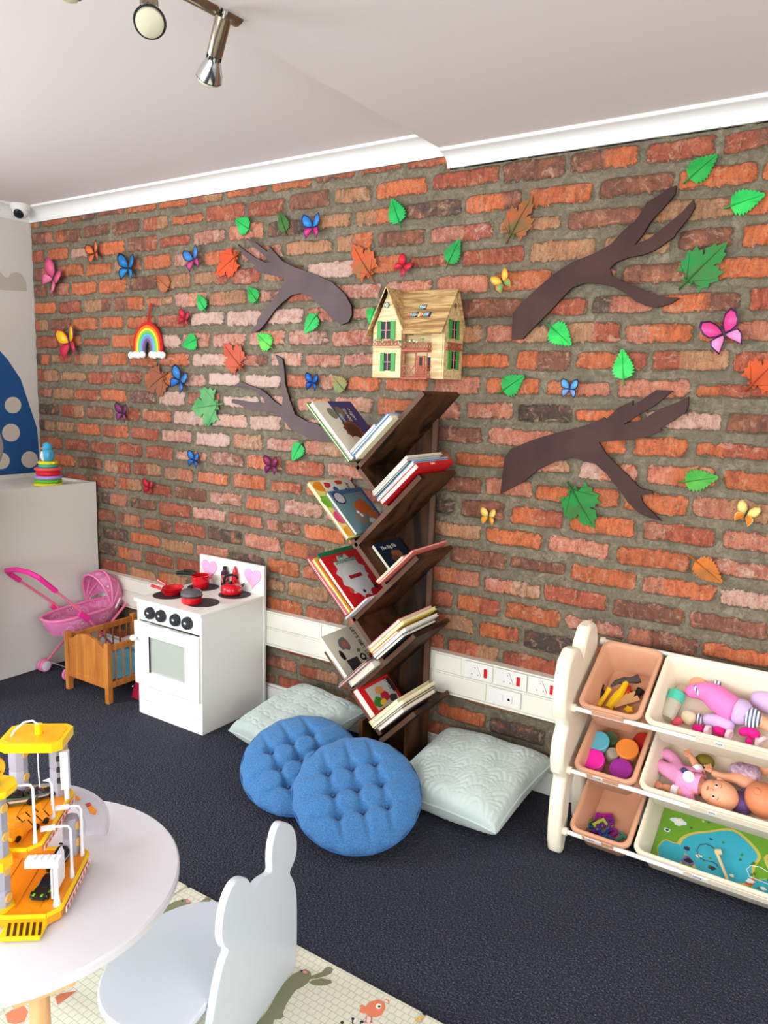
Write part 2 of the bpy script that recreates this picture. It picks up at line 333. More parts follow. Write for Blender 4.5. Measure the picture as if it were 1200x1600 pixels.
def brick_wall():
    bm = bmesh.new(); ct = bm.verts.layers.float_color.new('tint'); ed = bm.verts.layers.float.new('edge'); bo = bm.verts.layers.float.new('bloom_sheen')
    def vert(p, c, e, w_): v = bm.verts.new(p); v[ct] = c; v[ed] = e; v[bo] = w_; return v
    # mortar bed, a gently uneven sheet, closed at the back
    nx, nz = 160, 60; G = []
    for j in range(nz+1):
        G.append([vert((i/nx*(RXW), .0035+.0035*math.sin(i*1.7+j*2.3)*math.cos(i*.9-j*1.1), j/nz*2.4), (.5, .4, .3, 1), -9, 0) for i in range(nx+1)])
    for j in range(nz):
        for i in range(nx): bm.faces.new((G[j][i], G[j][i+1], G[j+1][i+1], G[j+1][i]))
    rnd = random.Random(11)
    for k, row in enumerate(BRICKS.split('\n')):
        z = 2.24-.0923*(k-1)
        if z < .0: break
        L = [(int(t[:-1])/100, t[-1]) for t in row.split()]
        for i, (x, code) in enumerate(L):
            x0 = (L[i-1][0]+x)/2 if i else x-.118; x1 = (L[i+1][0]+x)/2 if i+1 < len(L) else x+.118
            g = rnd.uniform(.003, .012); x0 += g; x1 -= g
            x0 = max(x0, .004); x1 = min(x1, RXW-.01)
            if x1-x0 < .03: continue
            h = .0360+rnd.uniform(-.0045, .002)
            if rnd.random() < .14: h *= rnd.uniform(.68, .88)
            zc = z+rnd.uniform(-.004, .004); tilt = rnd.uniform(-.02, .02)
            base = lin(TINT[code]); q = rnd.uniform(.8, 1.18); base = tuple(min(1, v*q) for v in base[:3])+(1,)
            alt = lin(TINT[rnd.choice('orbpt')]) if rnd.random() < .4 else base; cut = rnd.uniform(.3, .7)
            # bricks left of the bookshelf: salt film plus window sheen painted into their colour
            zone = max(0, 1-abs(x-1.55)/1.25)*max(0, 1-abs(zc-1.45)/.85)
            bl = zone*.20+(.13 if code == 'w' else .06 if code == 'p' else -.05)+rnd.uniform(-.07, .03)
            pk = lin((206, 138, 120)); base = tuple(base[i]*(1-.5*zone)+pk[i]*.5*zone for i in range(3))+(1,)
            nu, nv = 14, 8; ph = [rnd.uniform(0, 6) for _ in range(4)]; out = rnd.uniform(.004, .008)
            A = []
            for j in range(nv+1):
                rowv = []
                for i2 in range(nu+1):
                    u, v = i2/nu*2-1, j/nv*2-1
                    e = (1-abs(u))*(x1-x0)/2/.017; e2 = (1-abs(v))*h/.017
                    cr = (abs(u)**8*abs(v)**8)*.005
                    px = (x0+x1)/2+u*((x1-x0)/2-cr)+.002*math.sin(3*v+ph[0])*abs(u); pz = zc+v*(h-cr)+.0016*math.sin(4*u+ph[1])*abs(v)+tilt*u*(x1-x0)/2
                    pz = min(pz, (2.326 if px < XS else 2.281))
                    em = min(1, min(e, e2)); rim = i2 in (0, nu) or j in (0, nv)
                    yy = .003 if rim else -out*min(1, .4+.6*em)+.002*math.sin(5*u+ph[2])*math.cos(3*v+ph[3])
                    t = 1 if (i2/nu) > cut else 0
                    c = alt if t else base
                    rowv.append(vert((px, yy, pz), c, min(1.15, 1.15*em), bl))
                A.append(rowv)
            for j in range(nv):
                for i2 in range(nu): bm.faces.new((A[j][i2], A[j][i2+1], A[j+1][i2+1], A[j+1][i2])).smooth = True
    # solid wall behind
    vs = [vert(p, (.5, .4, .3, 1), -9, 0) for p in ((0, .012, 0), (RXW, .012, 0), (RXW, .012, 2.4), (0, .012, 2.4), (0, .12, 0), (RXW, .12, 0), (RXW, .12, 2.4), (0, .12, 2.4))]
    for f in ((0, 1, 2, 3), (5, 4, 7, 6), (4, 0, 3, 7), (1, 5, 6, 2), (3, 2, 6, 7), (4, 5, 1, 0)): bm.faces.new([vs[i] for i in f])
    bmesh.ops.recalc_face_normals(bm, faces=bm.faces)
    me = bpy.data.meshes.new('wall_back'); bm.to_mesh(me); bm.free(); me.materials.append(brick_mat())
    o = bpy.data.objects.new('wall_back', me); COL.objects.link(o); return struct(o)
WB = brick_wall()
# cornices
CORN = mat('cornice_white', (236, 234, 230), .6)
def cornice(name, a, b_, u, zt, h, p):
    """coved moulding from a to b_ along the wall; u points into the room"""
    m = MB(); a, b_, u = Vector(a), Vector(b_), Vector(u)
    prof = [(0, zt-h), (.006, zt-h), (.008, zt-h+.01)]+[(.01+(p-.016)*(1-math.cos(t*pi/2/6)), zt-h+.012+(h-.024)*math.sin(t*pi/2/6)) for t in range(7)]+[(p-.004, zt-.012), (p, zt-.010), (p, zt), (0, zt)]
    k = len(prof); V = [a+u*q[0]+Z*q[1] for q in prof]+[b_+u*q[0]+Z*q[1] for q in prof]
    m.pts(V, [(i, (i+1) % k, k+(i+1) % k, k+i) for i in range(k)]+[tuple(range(k)), tuple(range(2*k-1, k-1, -1))], CORN)
    return struct(m.build(name))
cornice('trim_1', (0, 0, 0), (XS, 0, 0), (0, -1, 0), ZC, ZC-ZB, .072)
cornice('trim_2', (XS+.001, 0, 0), (RXW, 0, 0), (0, -1, 0), ZC2, ZC2-ZB2, .07)
cornice('trim_3', (0, 0, 0), (0, FYW, 0), (1, 0, 0), ZC, ZC-ZB, .072)
b = MB(); b.b2((.0, -.02, 0), (RXW, .002, .088), WHITE); b.b2((0, -.012, .088), (RXW, .002, .1), WHITE); struct(b.build('baseboard_back', bev=.003))
# mural on the left wall: flat coats of paint
b = MB(); blue = mat('mural_blue', (30, 84, 140), .6); beige = mat('mural_beige', (205, 196, 182), .6)
def wlp(P, t, m):
    Q = [at(*p, x=0) for p in P]; k = len(Q)
    hi = [Vector((t, q.y, q.z)) for q in Q]; lo = [Vector((-.001, q.y, q.z)) for q in Q]
    b.pts(lo+hi, [tuple(range(k, 2*k))]+[(i, (i+1) % k, k+(i+1) % k, k+i) for i in range(k)], m)
wlp([(-75, 560), (-40, 540), (-5, 543), (12, 562), (32, 592), (46, 634), (58, 670), (61, 712), (61.5, 760), (-80, 775)], .0012, blue)
for c, ry in [((20, 633), 13), ((17, 676), 14), (( 2, 720), 13), ((46, 718), 13), ((-28, 600), 14), ((-50, 680), 15)]:
    wlp([(c[0]+ry*math.cos(t*pi/9), c[1]+ry*math.sin(t*pi/9)) for t in range(18)], .002, beige)
wlp([(42, 455), (40, 440), (34, 429), (26, 425), (17, 427), (12, 434), (6, 432), (-4, 420), (-20, 416), (-34, 424), (-44, 436), (-56, 436), (-62, 450)], .0015, mat('mural_cloud', (190, 182, 168), .6))
b.build('painted_mural', wl, label='blue spotted mushroom cap and beige cloud painted on wall')
# ---------------------------------------------------------------- leaves, butterflies and branches on the bricks
def W(p, y=-.012): q = at(p[0], p[1], y=y); return q.x, q.z
def leafmat(c, c2, sc=14): return mat('leaf_%d_%d_%d_%d' % (*c, c2[0]), c, .5, c2=c2, nscale=sc, spec=.2)
GR, GD = ((14, 140, 56), (40, 160, 60)), ((38, 92, 38), (66, 108, 44))
GB = ((22, 156, 70), (50, 182, 88))
def birch():
    P = []; n = 10
    for i in range(n+1):
        t = i/n; w_ = .40*math.sin(pi*min(1, t**.62))**.8*(1-.35*t)+.0
        P.append((t, w_))
        if 0 < i < n: P.append((t+.05, w_-.075))
    return P+[(a, -c) for a, c in P[::-1][1:-1]]
def maple():
    h = [(0, 0), (-.03, .14), (.10, .12), (.07, .30), (.0, .42), (.13, .40), (.20, .50), (.27, .44), (.42, .56), (.46, .46), (.60, .50), (.54, .36), (.60, .30), (.50, .22), (.46, .17), (.62, .20), (.66, .28), (.74, .22), (.84, .20), (.82, .12), (1.0, .0)]
    return h+[(a, -c) for a, c in h[::-1][1:-1]]
def leaf(kind, base, tip, col, label, group, off=.012, wide=1, stem=.16, skew=0):
    bx, bz = W(base); tx, tz = W(tip); u = Vector((tx-bx, 0, tz-bz)); Lh = u.length; u.normalize(); v = Vector((-u.z, 0, u.x))
    m = leafmat(*col); dk = leafmat(tuple(int(c*.80) for c in col[0]), tuple(int(c*.85) for c in col[1]))
    b = MB(); P = birch() if kind == 'b' else maple(); o = Vector((bx, -off, bz))
    bl = Lh*(1-stem); o2 = o+u*Lh*stem
    # blade, lightly cupped: a fan from the midrib so that it keeps a real thickness
    Q = [(p[0]*bl, p[1]*bl*wide+skew*p[0]*bl*.3) for p in P]
    top = [o2+u*q[0]+v*q[1]+Y*(-.004+.006*abs(q[1])/bl-.004*math.sin(q[0]/bl*3)) for q in Q]; bot = [p+Y*.003 for p in top]; k = len(Q)
    mid = [o2+u*(i/8*bl)+Y*(-.005-.004*math.sin(i/8*3)) for i in range(9)]
    cen = o2+u*bl*.42+Y*-.007
    b.pts(top+bot+[cen, cen+Y*.003], [(i, (i+1) % k, 2*k) for i in range(k)]+[(k+(i+1) % k, k+i, 2*k+1) for i in range(k)], m)
    b.pts(top+bot, [((i+1) % k, i, k+i, k+(i+1) % k) for i in range(k)], dk)
    n = 'paper_leaf' if kind == 'b' else 'paper_maple_leaf'
    c = o2+u*bl*.4; b.bm.transform(Matrix.Translation(-c)); ob = b.build(n, None, angle=1.2); ob.location = c; tag(ob, label, 'leaf', group)
    s = MB(); s.tube([o, o2+Y*-.006, o2+u*bl*.5+Y*-.0085, o2+u*bl*.9+Y*-.006], [Lh*.02+.0008, Lh*.018+.0006, Lh*.006+.0004, .0003], dk, n=6)
    if kind == 'm':
        for sg in (1, -1):
            for a in ((.42, .5), (.12, .36)): s.tube([o2+Y*-.006, o2+u*bl*a[0]+v*(sg*bl*a[1]*wide)+Y*-.005], [.0012, .0004], dk, n=5)
    s.build('stem', ob, angle=2); return ob
GL, GM = 'green paper leaves on the brick wall', 'painted maple leaves on the brick wall'
for a in [
 ((393.5, 361), (368, 343), GB, 'small green leaf, upper one left of dark leaf, under the ceiling moulding', 1.25),
 ((449, 368), (438, 330), GD, 'dark olive green leaf left of blue and pink butterfly', 1.0),
 ((405, 474), (388, 448), GR, 'green leaf in the fork below the upper left branch', 1.25),
 ((323, 488), (309, 459), GB, 'green leaf directly right of the rainbow above a red butterfly', 1.1),
 ((499, 487), (476, 522), GB, 'green leaf below the thick end of the upper left branch', 1.1),
 ((428, 546), (402, 521), ((26, 170, 70), (110, 205, 70)), 'bright green leaf between upper left and lower left branches', 1.2),
 ((588, 478), (578, 507), GB, 'green leaf half hidden behind the left roof of the dollhouse', 1.7),
 ((474, 688), (457, 721), GB, 'bright green leaf below the lower left branch beside top books', 1.15),
 ((542, 614), (520, 586), ((150, 122, 74), (112, 132, 80)), 'brown leaf with green rim left above the top books', 1.3),
 ((312, 528), (286, 542), GB, 'green leaf just right of the rainbow clouds', 1.2),
 ((268, 454), (245, 431), ((158, 84, 50), (176, 104, 64)), 'brown leaf above and right of the rainbow ribbon', 1.2),
 ((1068, 287), (1124, 240), ((16, 132, 52), (44, 160, 66)), 'green leaf highest on the wall, above the upper right branch', 1.1),
 ((1131, 326), (1199, 303), ((24, 160, 70), (50, 196, 84)), 'green leaf at the right photo edge below the highest leaf', 1.1),
 ((855, 505), (895, 541), ((24, 160, 70), (50, 196, 84)), 'green leaf below the trunk end of the upper right branch', 1.15),
 ((975, 602), (973, 543), ((24, 170, 70), (70, 210, 96)), 'upright green leaf with stem down, above the lower right branch', 1.05),
 ((779, 615), (822, 586), ((20, 140, 60), (40, 160, 76)), 'green leaf right of the dollhouse base', 1.15),
 ((1060, 754), (1126, 745), ((44, 140, 46), (84, 160, 60)), 'mid green leaf right of the fork of the lower right branch', 1.0),
 ((627, 356), (613, 309), ((20, 150, 70), (36, 170, 84)), 'green leaf above the dollhouse close to the moulding', 1.15),
 ((697, 419), (721, 372), ((16, 130, 60), (36, 150, 70)), 'green leaf above the dollhouse roof right of red butterfly', 1.05),
 ((1079, 869), (1131, 912), ((206, 108, 24), (150, 92, 40)), 'orange leaf with dark green tip low on the right wall', 1.05),
]: leaf('b', a[0], a[1], a[2], a[3], GL, wide=a[4])
for a in [
 ((376, 394), (337, 431), ((196, 70, 30), (214, 80, 34)), 'bright orange maple leaf at the tip of the upper left branch', .78),
 ((585, 440), (551, 380), ((206, 78, 36), (150, 92, 48)), 'orange and brown maple leaf above left of the dollhouse', .72),
 ((383, 581), (349, 536), ((176, 74, 50), (190, 84, 54)), 'rusty maple leaf above the tips of the lower left branch', .8),
 ((262, 582), (229, 611), ((162, 88, 60), (146, 96, 70)), 'brown maple leaf under the rainbow', .95),
 ((349, 631), (299, 639), ((66, 146, 84), (110, 164, 104)), 'pale green maple leaf left of the lower left branch', .95),
 ((562, 762), (510, 770), ((168, 96, 80), (150, 84, 66)), 'dull pink maple leaf peeping out behind the second tier of books', .8),
 ((791, 381), (834, 305), ((172, 80, 44), (98, 90, 46)), 'orange maple leaf with brown green lobes right above the dollhouse', .7),
 ((1061, 452), (1138, 378), ((20, 128, 56), (60, 110, 50)), 'large green maple leaf right of the upper right branch', .78),
 ((887, 753), (930, 826), ((10, 130, 50), (50, 100, 40)), 'dark green maple leaf below the lower right branch', .85),
 ((1165, 611), (1222, 556), ((196, 78, 24), (176, 66, 24)), 'orange maple leaf cut by the right photo edge', .9),
]: leaf('m', a[0], a[1], a[2], a[3], GM, wide=a[4])

def butterfly(c, s, ang, cu, cl, edge, label):
    """s = wing span in pixels of the survey, ang = roll; cu/cl upper and lower wing colours"""
    x, z = W(c, -.02); x2, _ = W((c[0]+s, c[1]), -.02); w_ = (x2-x); y0 = -.014
    t = thing('toy_butterfly', label, 'butterfly', (x, y0, z), 0, 'butterflies on the brick wall')
    R = Matrix.Rotation(ang, 3, 'Y')
    up = [(0, .02), (.06, .26), (.22, .48), (.46, .56), (.56, .42), (.54, .20), (.44, .02), (.22, -.05), (0, -.04)]
    lo = [(0, -.02), (.24, -.03), (.42, -.06), (.47, -.22), (.42, -.36), (.34, -.54), (.24, -.42), (.10, -.26), (0, -.1)]
    me, mu, ml = K(edge, .4), K(cu, .35), K(cl, .35)
    for sg in (-1, 1):
        b = MB(); u = R @ Vector((sg*.95, -.31, 0)); v = R @ Vector((0, 0, 1)); o = Vector((x, y0-.003, z))
        for P, m in ((up, mu), (lo, ml)):
            P = [(p[0]*w_, p[1]*w_) for p in P]; cx = sum(p[0] for p in P)/len(P); cz = sum(p[1] for p in P)/len(P)
            b.prism(P, o, u, v, .0012, me)
            Q = [(cx+(p[0]-cx)*.80, cz+(p[1]-cz)*.80) for p in P]; n = u.cross(v).normalized()
            b.prism(Q, o-n*.0006, u, v, .0024, m)
        b.build('wing', t, angle=3)
    b = MB(); o = Vector((x, y0-.004, z)); dk = K((38, 26, 34), .5)
    b.ell(o, (w_*.035+.001, .003, w_*.26), dk, R, 8)
    for sg in (-1, 1): b.tube([o+R @ Vector((0, 0, w_*.24)), o+R @ Vector((sg*w_*.12, -.002, w_*.46))], .0006, dk, n=4)
    b.build('body', t)
BL = ((42, 120, 196), (30, 96, 176), (20, 30, 60))
for c, s, an, cols, lb in [
 ((147, 395), 19, -.2, ((222, 110, 52), (200, 90, 50), (80, 50, 40)), 'orange butterfly, highest near the left corner of the wall'),
 ((200, 418), 25, .1, ((34, 116, 176), (40, 130, 190), (14, 24, 44)), 'big blue butterfly with black rims above the rainbow'),
 ((302, 405), 23, -.25, ((64, 130, 200), (190, 60, 110), (40, 50, 80)), 'pale blue butterfly with pink middle left of orange maple leaf'),
 ((83, 434), 26, .65, ((222, 92, 130), (226, 120, 150), (190, 70, 110)), 'pink butterfly nearest to the left wall corner'),
 ((108, 535), 28, -.2, ((240, 196, 40), (204, 44, 74), (190, 40, 60)), 'yellow winged butterfly with red lower wings left of rainbow'),
 ((288, 497), 16, .3, ((206, 40, 60), (190, 30, 50), (150, 30, 44)), 'small red butterfly between rainbow and green leaf'),
 ((281, 594), 25, .45, ((60, 130, 200), (50, 110, 190), (24, 34, 70)), 'blue butterfly right of the brown maple leaf under the rainbow'),
 ((191, 645), 18, .1, ((120, 50, 92), (130, 60, 110), (60, 30, 60)), 'dark purple butterfly low left of the rainbow'),
 ((303, 718), 17, .15, BL, 'small blue butterfly lowest among the blue ones on the left'),
 ((232, 761), 15, .1, ((206, 34, 56), (190, 30, 50), (150, 24, 44)), 'small red butterfly lowest on the left wall part'),
 ((488, 354), 27, .0, ((44, 130, 206), (200, 40, 110), (40, 50, 110)), 'blue butterfly with magenta stripes right of dark olive leaf'),
 ((488, 597), 20, .1, ((24, 96, 186), (20, 80, 170), (14, 20, 50)), 'deep blue butterfly left of the brown green rimmed leaf'),
 ((424, 727), 21, .05, ((140, 40, 84), (120, 34, 90), (70, 24, 56)), 'magenta butterfly left of leaf below the lower left branch'),
 ((630, 416), 23, .75, ((216, 36, 52), (206, 40, 60), (170, 30, 44)), 'red butterfly above the left roof of the dollhouse'),
 ((785, 440), 27, -.5, ((236, 190, 70), (110, 160, 90), (220, 140, 60)), 'yellow and green butterfly left of upper right branch'),
 ((1131, 520), 60, -.45, ((234, 70, 140), (240, 140, 190), (70, 40, 80)), 'large pink butterfly with blue wing tips on the right'),
 ((890, 607), 27, .05, ((90, 160, 220), (110, 150, 210), (60, 36, 50)), 'light blue butterfly with brown rims above lower right branch'),
 ((763, 807), 23, .05, ((240, 206, 110), (236, 150, 40), (220, 170, 80)), 'yellow butterfly below the trunk end of lower right branch'),
 ((1166, 803), 36, .35, ((232, 216, 130), (236, 120, 40), (220, 180, 90)), 'pale yellow and orange butterfly low near the right photo edge'),
]: butterfly(c, s, an, *cols, lb)

BARK = mat('branch_brown', (70, 44, 38), .55, c2=(56, 34, 30), nscale=6, spec=.2)
BARK2 = mat('branch_taupe', (92, 74, 74), .5, c2=(82, 64, 64), nscale=6, spec=.25)
def branch(P, ox, oy, s, m, label):
    Q = [W((ox+p[0]/s, oy+p[1]/s), -.024) for p in P]
    # soften the outline a little
    b = MB(); b.prism([(q[0], q[1]) for q in Q], (0, -.012, 0), X, Z, .012, m, side=mat('branch_edge', (46, 30, 24), .7))
    solo('wooden_branch', b, label, 'branch', 'wooden tree branches on the brick wall')
branch([(290, 250), (345, 275), (410, 325), (420, 295), (450, 330), (490, 375), (560, 410), (660, 445), (760, 490), (830, 555), (865, 620), (868, 665), (850, 705), (810, 722), (760, 690), (700, 620), (640, 570), (590, 550), (540, 560), (490, 600), (450, 640), (400, 710), (370, 745), (340, 762), (318, 760), (350, 720), (355, 690), (400, 630), (440, 580), (480, 530), (502, 480), (500, 465), (450, 455), (395, 445), (345, 425), (330, 405), (345, 405), (320, 380), (270, 335), (247, 283), (290, 320), (340, 355), (400, 385), (425, 385), (390, 345), (340, 300)], 300, 300, 3.4767, BARK2, 'taupe wooden branch, upper one of the two left of the dollhouse')
branch([(452, 885), (490, 905), (500, 960), (505, 1040), (530, 1130), (560, 1210), (620, 1245), (680, 1260), (720, 1290), (780, 1320), (800, 1375), (750, 1360), (700, 1355), (650, 1345), (600, 1320), (530, 1285), (485, 1225), (440, 1195), (380, 1190), (310, 1180), (255, 1155), (215, 1145), (217, 1125), (300, 1140), (395, 1146), (388, 1122), (350, 1085), (280, 1055), (222, 1055), (265, 1030), (310, 1050), (370, 1070), (410, 1100), (450, 1140), (487, 1163), (493, 1120), (480, 1000), (470, 930)], 300, 300, 3.4767, BARK2, 'taupe wooden branch, lower left one running behind the top books')
branch([(825, 182), (822, 215), (780, 265), (720, 330), (690, 380), (655, 425), (720, 395), (790, 340), (850, 290), (897, 238), (902, 270), (880, 310), (825, 375), (818, 390), (790, 410), (740, 445), (690, 465), (630, 475), (580, 495), (555, 520), (565, 550), (610, 575), (655, 590), (690, 605), (720, 620), (780, 637), (840, 640), (800, 665), (740, 680), (700, 672), (660, 655), (625, 625), (570, 595), (510, 582), (450, 580), (400, 600), (360, 640), (310, 695), (260, 745), (215, 790), (200, 808), (155, 810), (158, 705), (200, 655), (260, 600), (330, 540), (400, 495), (500, 455), (560, 420), (610, 365), (655, 330), (690, 280), (705, 250), (750, 225), (790, 195)], 740, 220, 2.609, BARK, 'dark brown wooden branch, upper one on the right wall part')
branch([(745, 128), (812, 132), (740, 190), (680, 225), (610, 270), (690, 248), (760, 205), (840, 175), (877, 155), (875, 185), (868, 215), (820, 250), (760, 285), (765, 295), (720, 315), (650, 330), (570, 335), (510, 342), (540, 390), (580, 430), (640, 490), (680, 530), (728, 542), (728, 552), (680, 560), (690, 590), (740, 640), (765, 663), (720, 652), (680, 635), (630, 590), (600, 545), (540, 470), (495, 430), (450, 420), (405, 402), (330, 420), (260, 455), (200, 505), (150, 530), (108, 552), (125, 405), (150, 370), (240, 332), (330, 305), (430, 280), (490, 262), (530, 240), (540, 248), (590, 200), (650, 172), (648, 195), (690, 165)], 740, 560, 2.609, BARK, 'dark brown wooden branch, lower one on the right wall part')

# rainbow of stuffed cords
cx, cz = W((233.5, 553)); xr, _ = W((256, 553)); R0 = xr-cx
t = thing('rainbow_hanging', 'rainbow wall hanging of padded cords with white pompom clouds', 'wall decoration', (cx, -.02, cz))
ztop = W((233, 504))[1]-cz; cols = [(206, 32, 28), (238, 126, 36), (240, 214, 60), (120, 200, 90), (90, 190, 220), (150, 130, 190), (110, 90, 120)]
for i, c in enumerate(cols):
    b = MB(); r = R0*(1-.115*i)-.006; hz = ztop-.006-R0*.125*i
    rad = R0*.075
    P = [(cx-r, -.02, cz-.004), (cx-r, -.02, cz+hz*.25)]+[(cx+r*math.cos(a), -.02, cz+hz*.25+(hz*.75)*math.sin(a)) for a in [pi-pi*j/16 for j in range(1, 16)]]+[(cx+r, -.02, cz+hz*.25), (cx+r, -.02, cz-.004)]
    b.tube(P, rad, K(c, .75), n=10); b.build('rainbow_cord', t, label='%s cord' % ['red', 'orange', 'yellow', 'green', 'light blue', 'lilac', 'purple'][i])
for sg in (-1, 1):
    b = MB()
    for j in range(4):
        px_ = cx+sg*R0*(.32+.26*j); b.ell((px_, -.026-.004*(j % 2), cz-.004-.003*(j % 2)), (R0*.19, .013, R0*.17), mat('pompom_white', (240, 238, 234), .9, bump=.5, bscale=300), n=12)
    b.build('cloud', t)
b = MB(); rt = W((236.5, 474)); m = K((196, 30, 34), .6)
b.tube([(cx-.004, -.02, cz+ztop-.01), (rt[0]-.003, -.016, rt[1])], .0028, m, n=6); b.tube([(cx+.006, -.02, cz+ztop-.01), (rt[0]+.004, -.016, rt[1])], .0028, m, n=6)
b.build('ribbon', t)
# ---------------------------------------------------------------- dollhouse hanging on the wall
PINE = mat('dollhouse_pine', (222, 192, 140), .55, c2=(196, 158, 104), nscale=18)
def plank_mat(name, c, c2, axis=2, sc=40):
    m = bpy.data.materials.new(name); m.use_nodes = True; nt = m.node_tree; b = nt.nodes['Principled BSDF']; b.inputs['Roughness'].default_value = .5
    tc = nt.nodes.new('ShaderNodeTexCoord'); mp = nt.nodes.new('ShaderNodeMapping'); s = [1, 1, 1]; s[axis] = .12 if axis < 2 else .12
    mp.inputs['Scale'].default_value = s
    n = nt.nodes.new('ShaderNodeTexNoise'); n.inputs['Scale'].default_value = sc; n.inputs['Detail'].default_value = 5; n.inputs['Distortion'].default_value = .8
    r = nt.nodes.new('ShaderNodeValToRGB'); r.color_ramp.elements[0].position = .4; r.color_ramp.elements[1].position = .62
    r.color_ramp.elements[0].color = lin(c); r.color_ramp.elements[1].color = lin(c2)
    nt.links.new(tc.outputs['Object'], mp.inputs[0]); nt.links.new(mp.outputs[0], n.inputs['Vector']); nt.links.new(n.outputs[0], r.inputs[0]); nt.links.new(r.outputs[0], b.inputs['Base Color']); return m
PW = plank_mat('dollhouse_wall_wood', (226, 202, 152), (196, 162, 108), 0, 60); RW = plank_mat('dollhouse_roof_wood', (206, 172, 116), (150, 110, 64), 0, 70)
GSH = K((66, 150, 72), .45); REDW = K((170, 84, 66), .5); DKW = K((22, 18, 22), .3); MUL = K((206, 150, 150), .5); WHB = K((232, 216, 180), .6)
hx0, hx1, hz, yb, ym, yw = 2.432, 2.722, 1.523, -.012, -.152, -.178
wx1 = 2.556; ez = 1.70; az = 1.842
t = thing('dollhouse', 'wooden dollhouse with green shutters hanging above the bookshelf', 'dollhouse', (2.58, -.09, hz))
b = MB()
b.b2((hx0+.004, yb, hz), (hx1-.004, ym+.022, hz+.19), PW)                      # main block behind the porch
b.prism([(-yb*-1, hz), (ym, hz), (ym, ez+.0), ((yb+ym)/2, az-.012), (yb, ez)], (hx1-.006, 0, 0), Y, Z, .006, PW)   # gable end facing the room's right
b.b2((hx0, ym, hz), (wx1, yw+.004, ez), PW)
b.prism([(hx0, hz), (wx1, hz), (wx1, ez), ((hx0+wx1)/2, az-.012), (hx0, ez)], (0, yw+.006, 0), X, Z, .006, PW)     # wing gable facing the room
b.b2((2.668, ym+.03, hz), (hx1-.0075, ym, ez), PW)
b.build('walls', t)
def slab(P, th, m, mb):
    P = [Vector(p) for p in P]; n = (P[1]-P[0]).cross(P[2]-P[0]).normalized(); k = len(P); hi = [p+n*th for p in P]
    mb.pts(P+hi, [tuple(range(k)), tuple(range(k, 2*k))]+[(i, (i+1) % k, k+(i+1) % k, k+i) for i in range(k)], m)
b = MB(); yc = (yb+ym)/2; wc = (hx0+wx1)/2
slab([(wx1+.018, ym-.045, ez-.022), (hx1+.012, ym-.045, ez-.022), (hx1+.012, yc, az), (wc, yc, az)], .004, RW, b)
slab([(hx0+.02, yc, az), (hx1+.012, yc, az), (hx1+.012, yb+.006, ez-.02), (hx0+.02, yb+.006, ez-.02)], .004, RW, b)
wc = (hx0+wx1)/2
slab([(wc, yw-.016, az+.004), (wc, yc, az+.004), (hx0-.022, yc, ez-.026), (hx0-.022, yw-.016, ez-.026)], .004, RW, b)
slab([(wx1+.020, yw-.016, ez-.022), (wx1+.020, yc, ez-.022), (wc, yc, az+.004), (wc, yw-.016, az+.004)], .004, RW, b)
rf = b.build('roof', t)
# title on the roof in coloured blocks
sl = Vector((0, yc-(ym-.045), az-(ez-.022))).normalized(); o = Vector((2.605, ym-.045, ez-.022))+sl*.085; nn = X.cross(sl)*.005
b = MB(); rc = random.Random(2)
cl = [(200, 60, 50), (60, 140, 90), (60, 120, 180), (40, 40, 50), (220, 180, 70)]
for r_, n_, x0 in ((0, 9, -.034), (1, 3, .000)):
    for i in range(n_):
        b.box(o+X*(x0+i*.0108)+sl*(r_*.034)+nn, (.0096, .021, .0016), K(cl[(i+r_) % 5]), Matrix((X, sl, X.cross(sl))).transposed())
ts = b.build('roof_title_tiles', rf)
for r_, s_, x0 in ((0, 'TREEHOUSE', -.039), (1, 'THE', -.004)):
    text('title_lettering', s_, .0165, o+X*x0+sl*(r_*.034-.006)+nn*1.4, X, sl, K((238, 232, 214)), ts)
def hwin(c, u, w_, h_, sw):
    """window with shutters: c = centre, u = direction along wall"""
    u = Vector(u); n = u.cross(Z); R = Matrix((u, n, Z)).transposed(); b = MB(); c = Vector(c)
    b.box(c+n*.001, (w_, .003, h_), DKW, R)
    b.box(c+n*.003, (.003, .002, h_), MUL, R); b.box(c+n*.003, (w_, .002, .003), MUL, R)
    f = b.build('window', t)
    for sg in (-1, 1):
        s_ = MB(); s_.box(c+u*sg*(w_/2+sw/2)+n*.0025, (sw, .004, h_+.006), GSH, R); s_.build('shutter', t)
hwin((2.490, yw, 1.695), X, .040, .062, .019); hwin((2.500, yw, 1.580), X, .030, .062, .017)
hwin((hx1, -.088, 1.7), Y, .036, .062, .020); hwin((hx1, -.084, 1.592), Y, .036, .062, .022)
b = MB(); b.cyl((2.49, yw-.001, 1.785), (2.49, yw-.004, 1.785), .011, K((40, 110, 120)), n=12)
for a in range(4): b.box((2.49, yw-.0045, 1.785), (.018, .001, .002), WHB, Matrix.Rotation(a*pi/4, 3, 'Y'))
b.cyl((hx1, -.083, 1.785), (hx1+.003, -.083, 1.785), .010, K((120, 90, 60)), n=6); b.build('rosette', t)
def lattice(mb, o, u, w_, h_, n, m, r=.0016):
    o, u = Vector(o), Vector(u)
    mb.tube([o, o+u*w_], r*1.3, m, n=4); mb.tube([o+Z*h_, o+u*w_+Z*h_], r*1.3, m, n=4)
    for i in range(n):
        a, c = w_*i/n, w_*(i+1)/n; mb.tube([o+u*a, o+u*c+Z*h_], r, m, n=4); mb.tube([o+u*c, o+u*a+Z*h_], r, m, n=4)
b = MB(); lattice(b, (hx0+.006, yw-.01, 1.637), X, .115, .018, 7, REDW); b.b2((hx0+.005, yw, 1.632), (wx1, yw-.012, 1.637), PW)
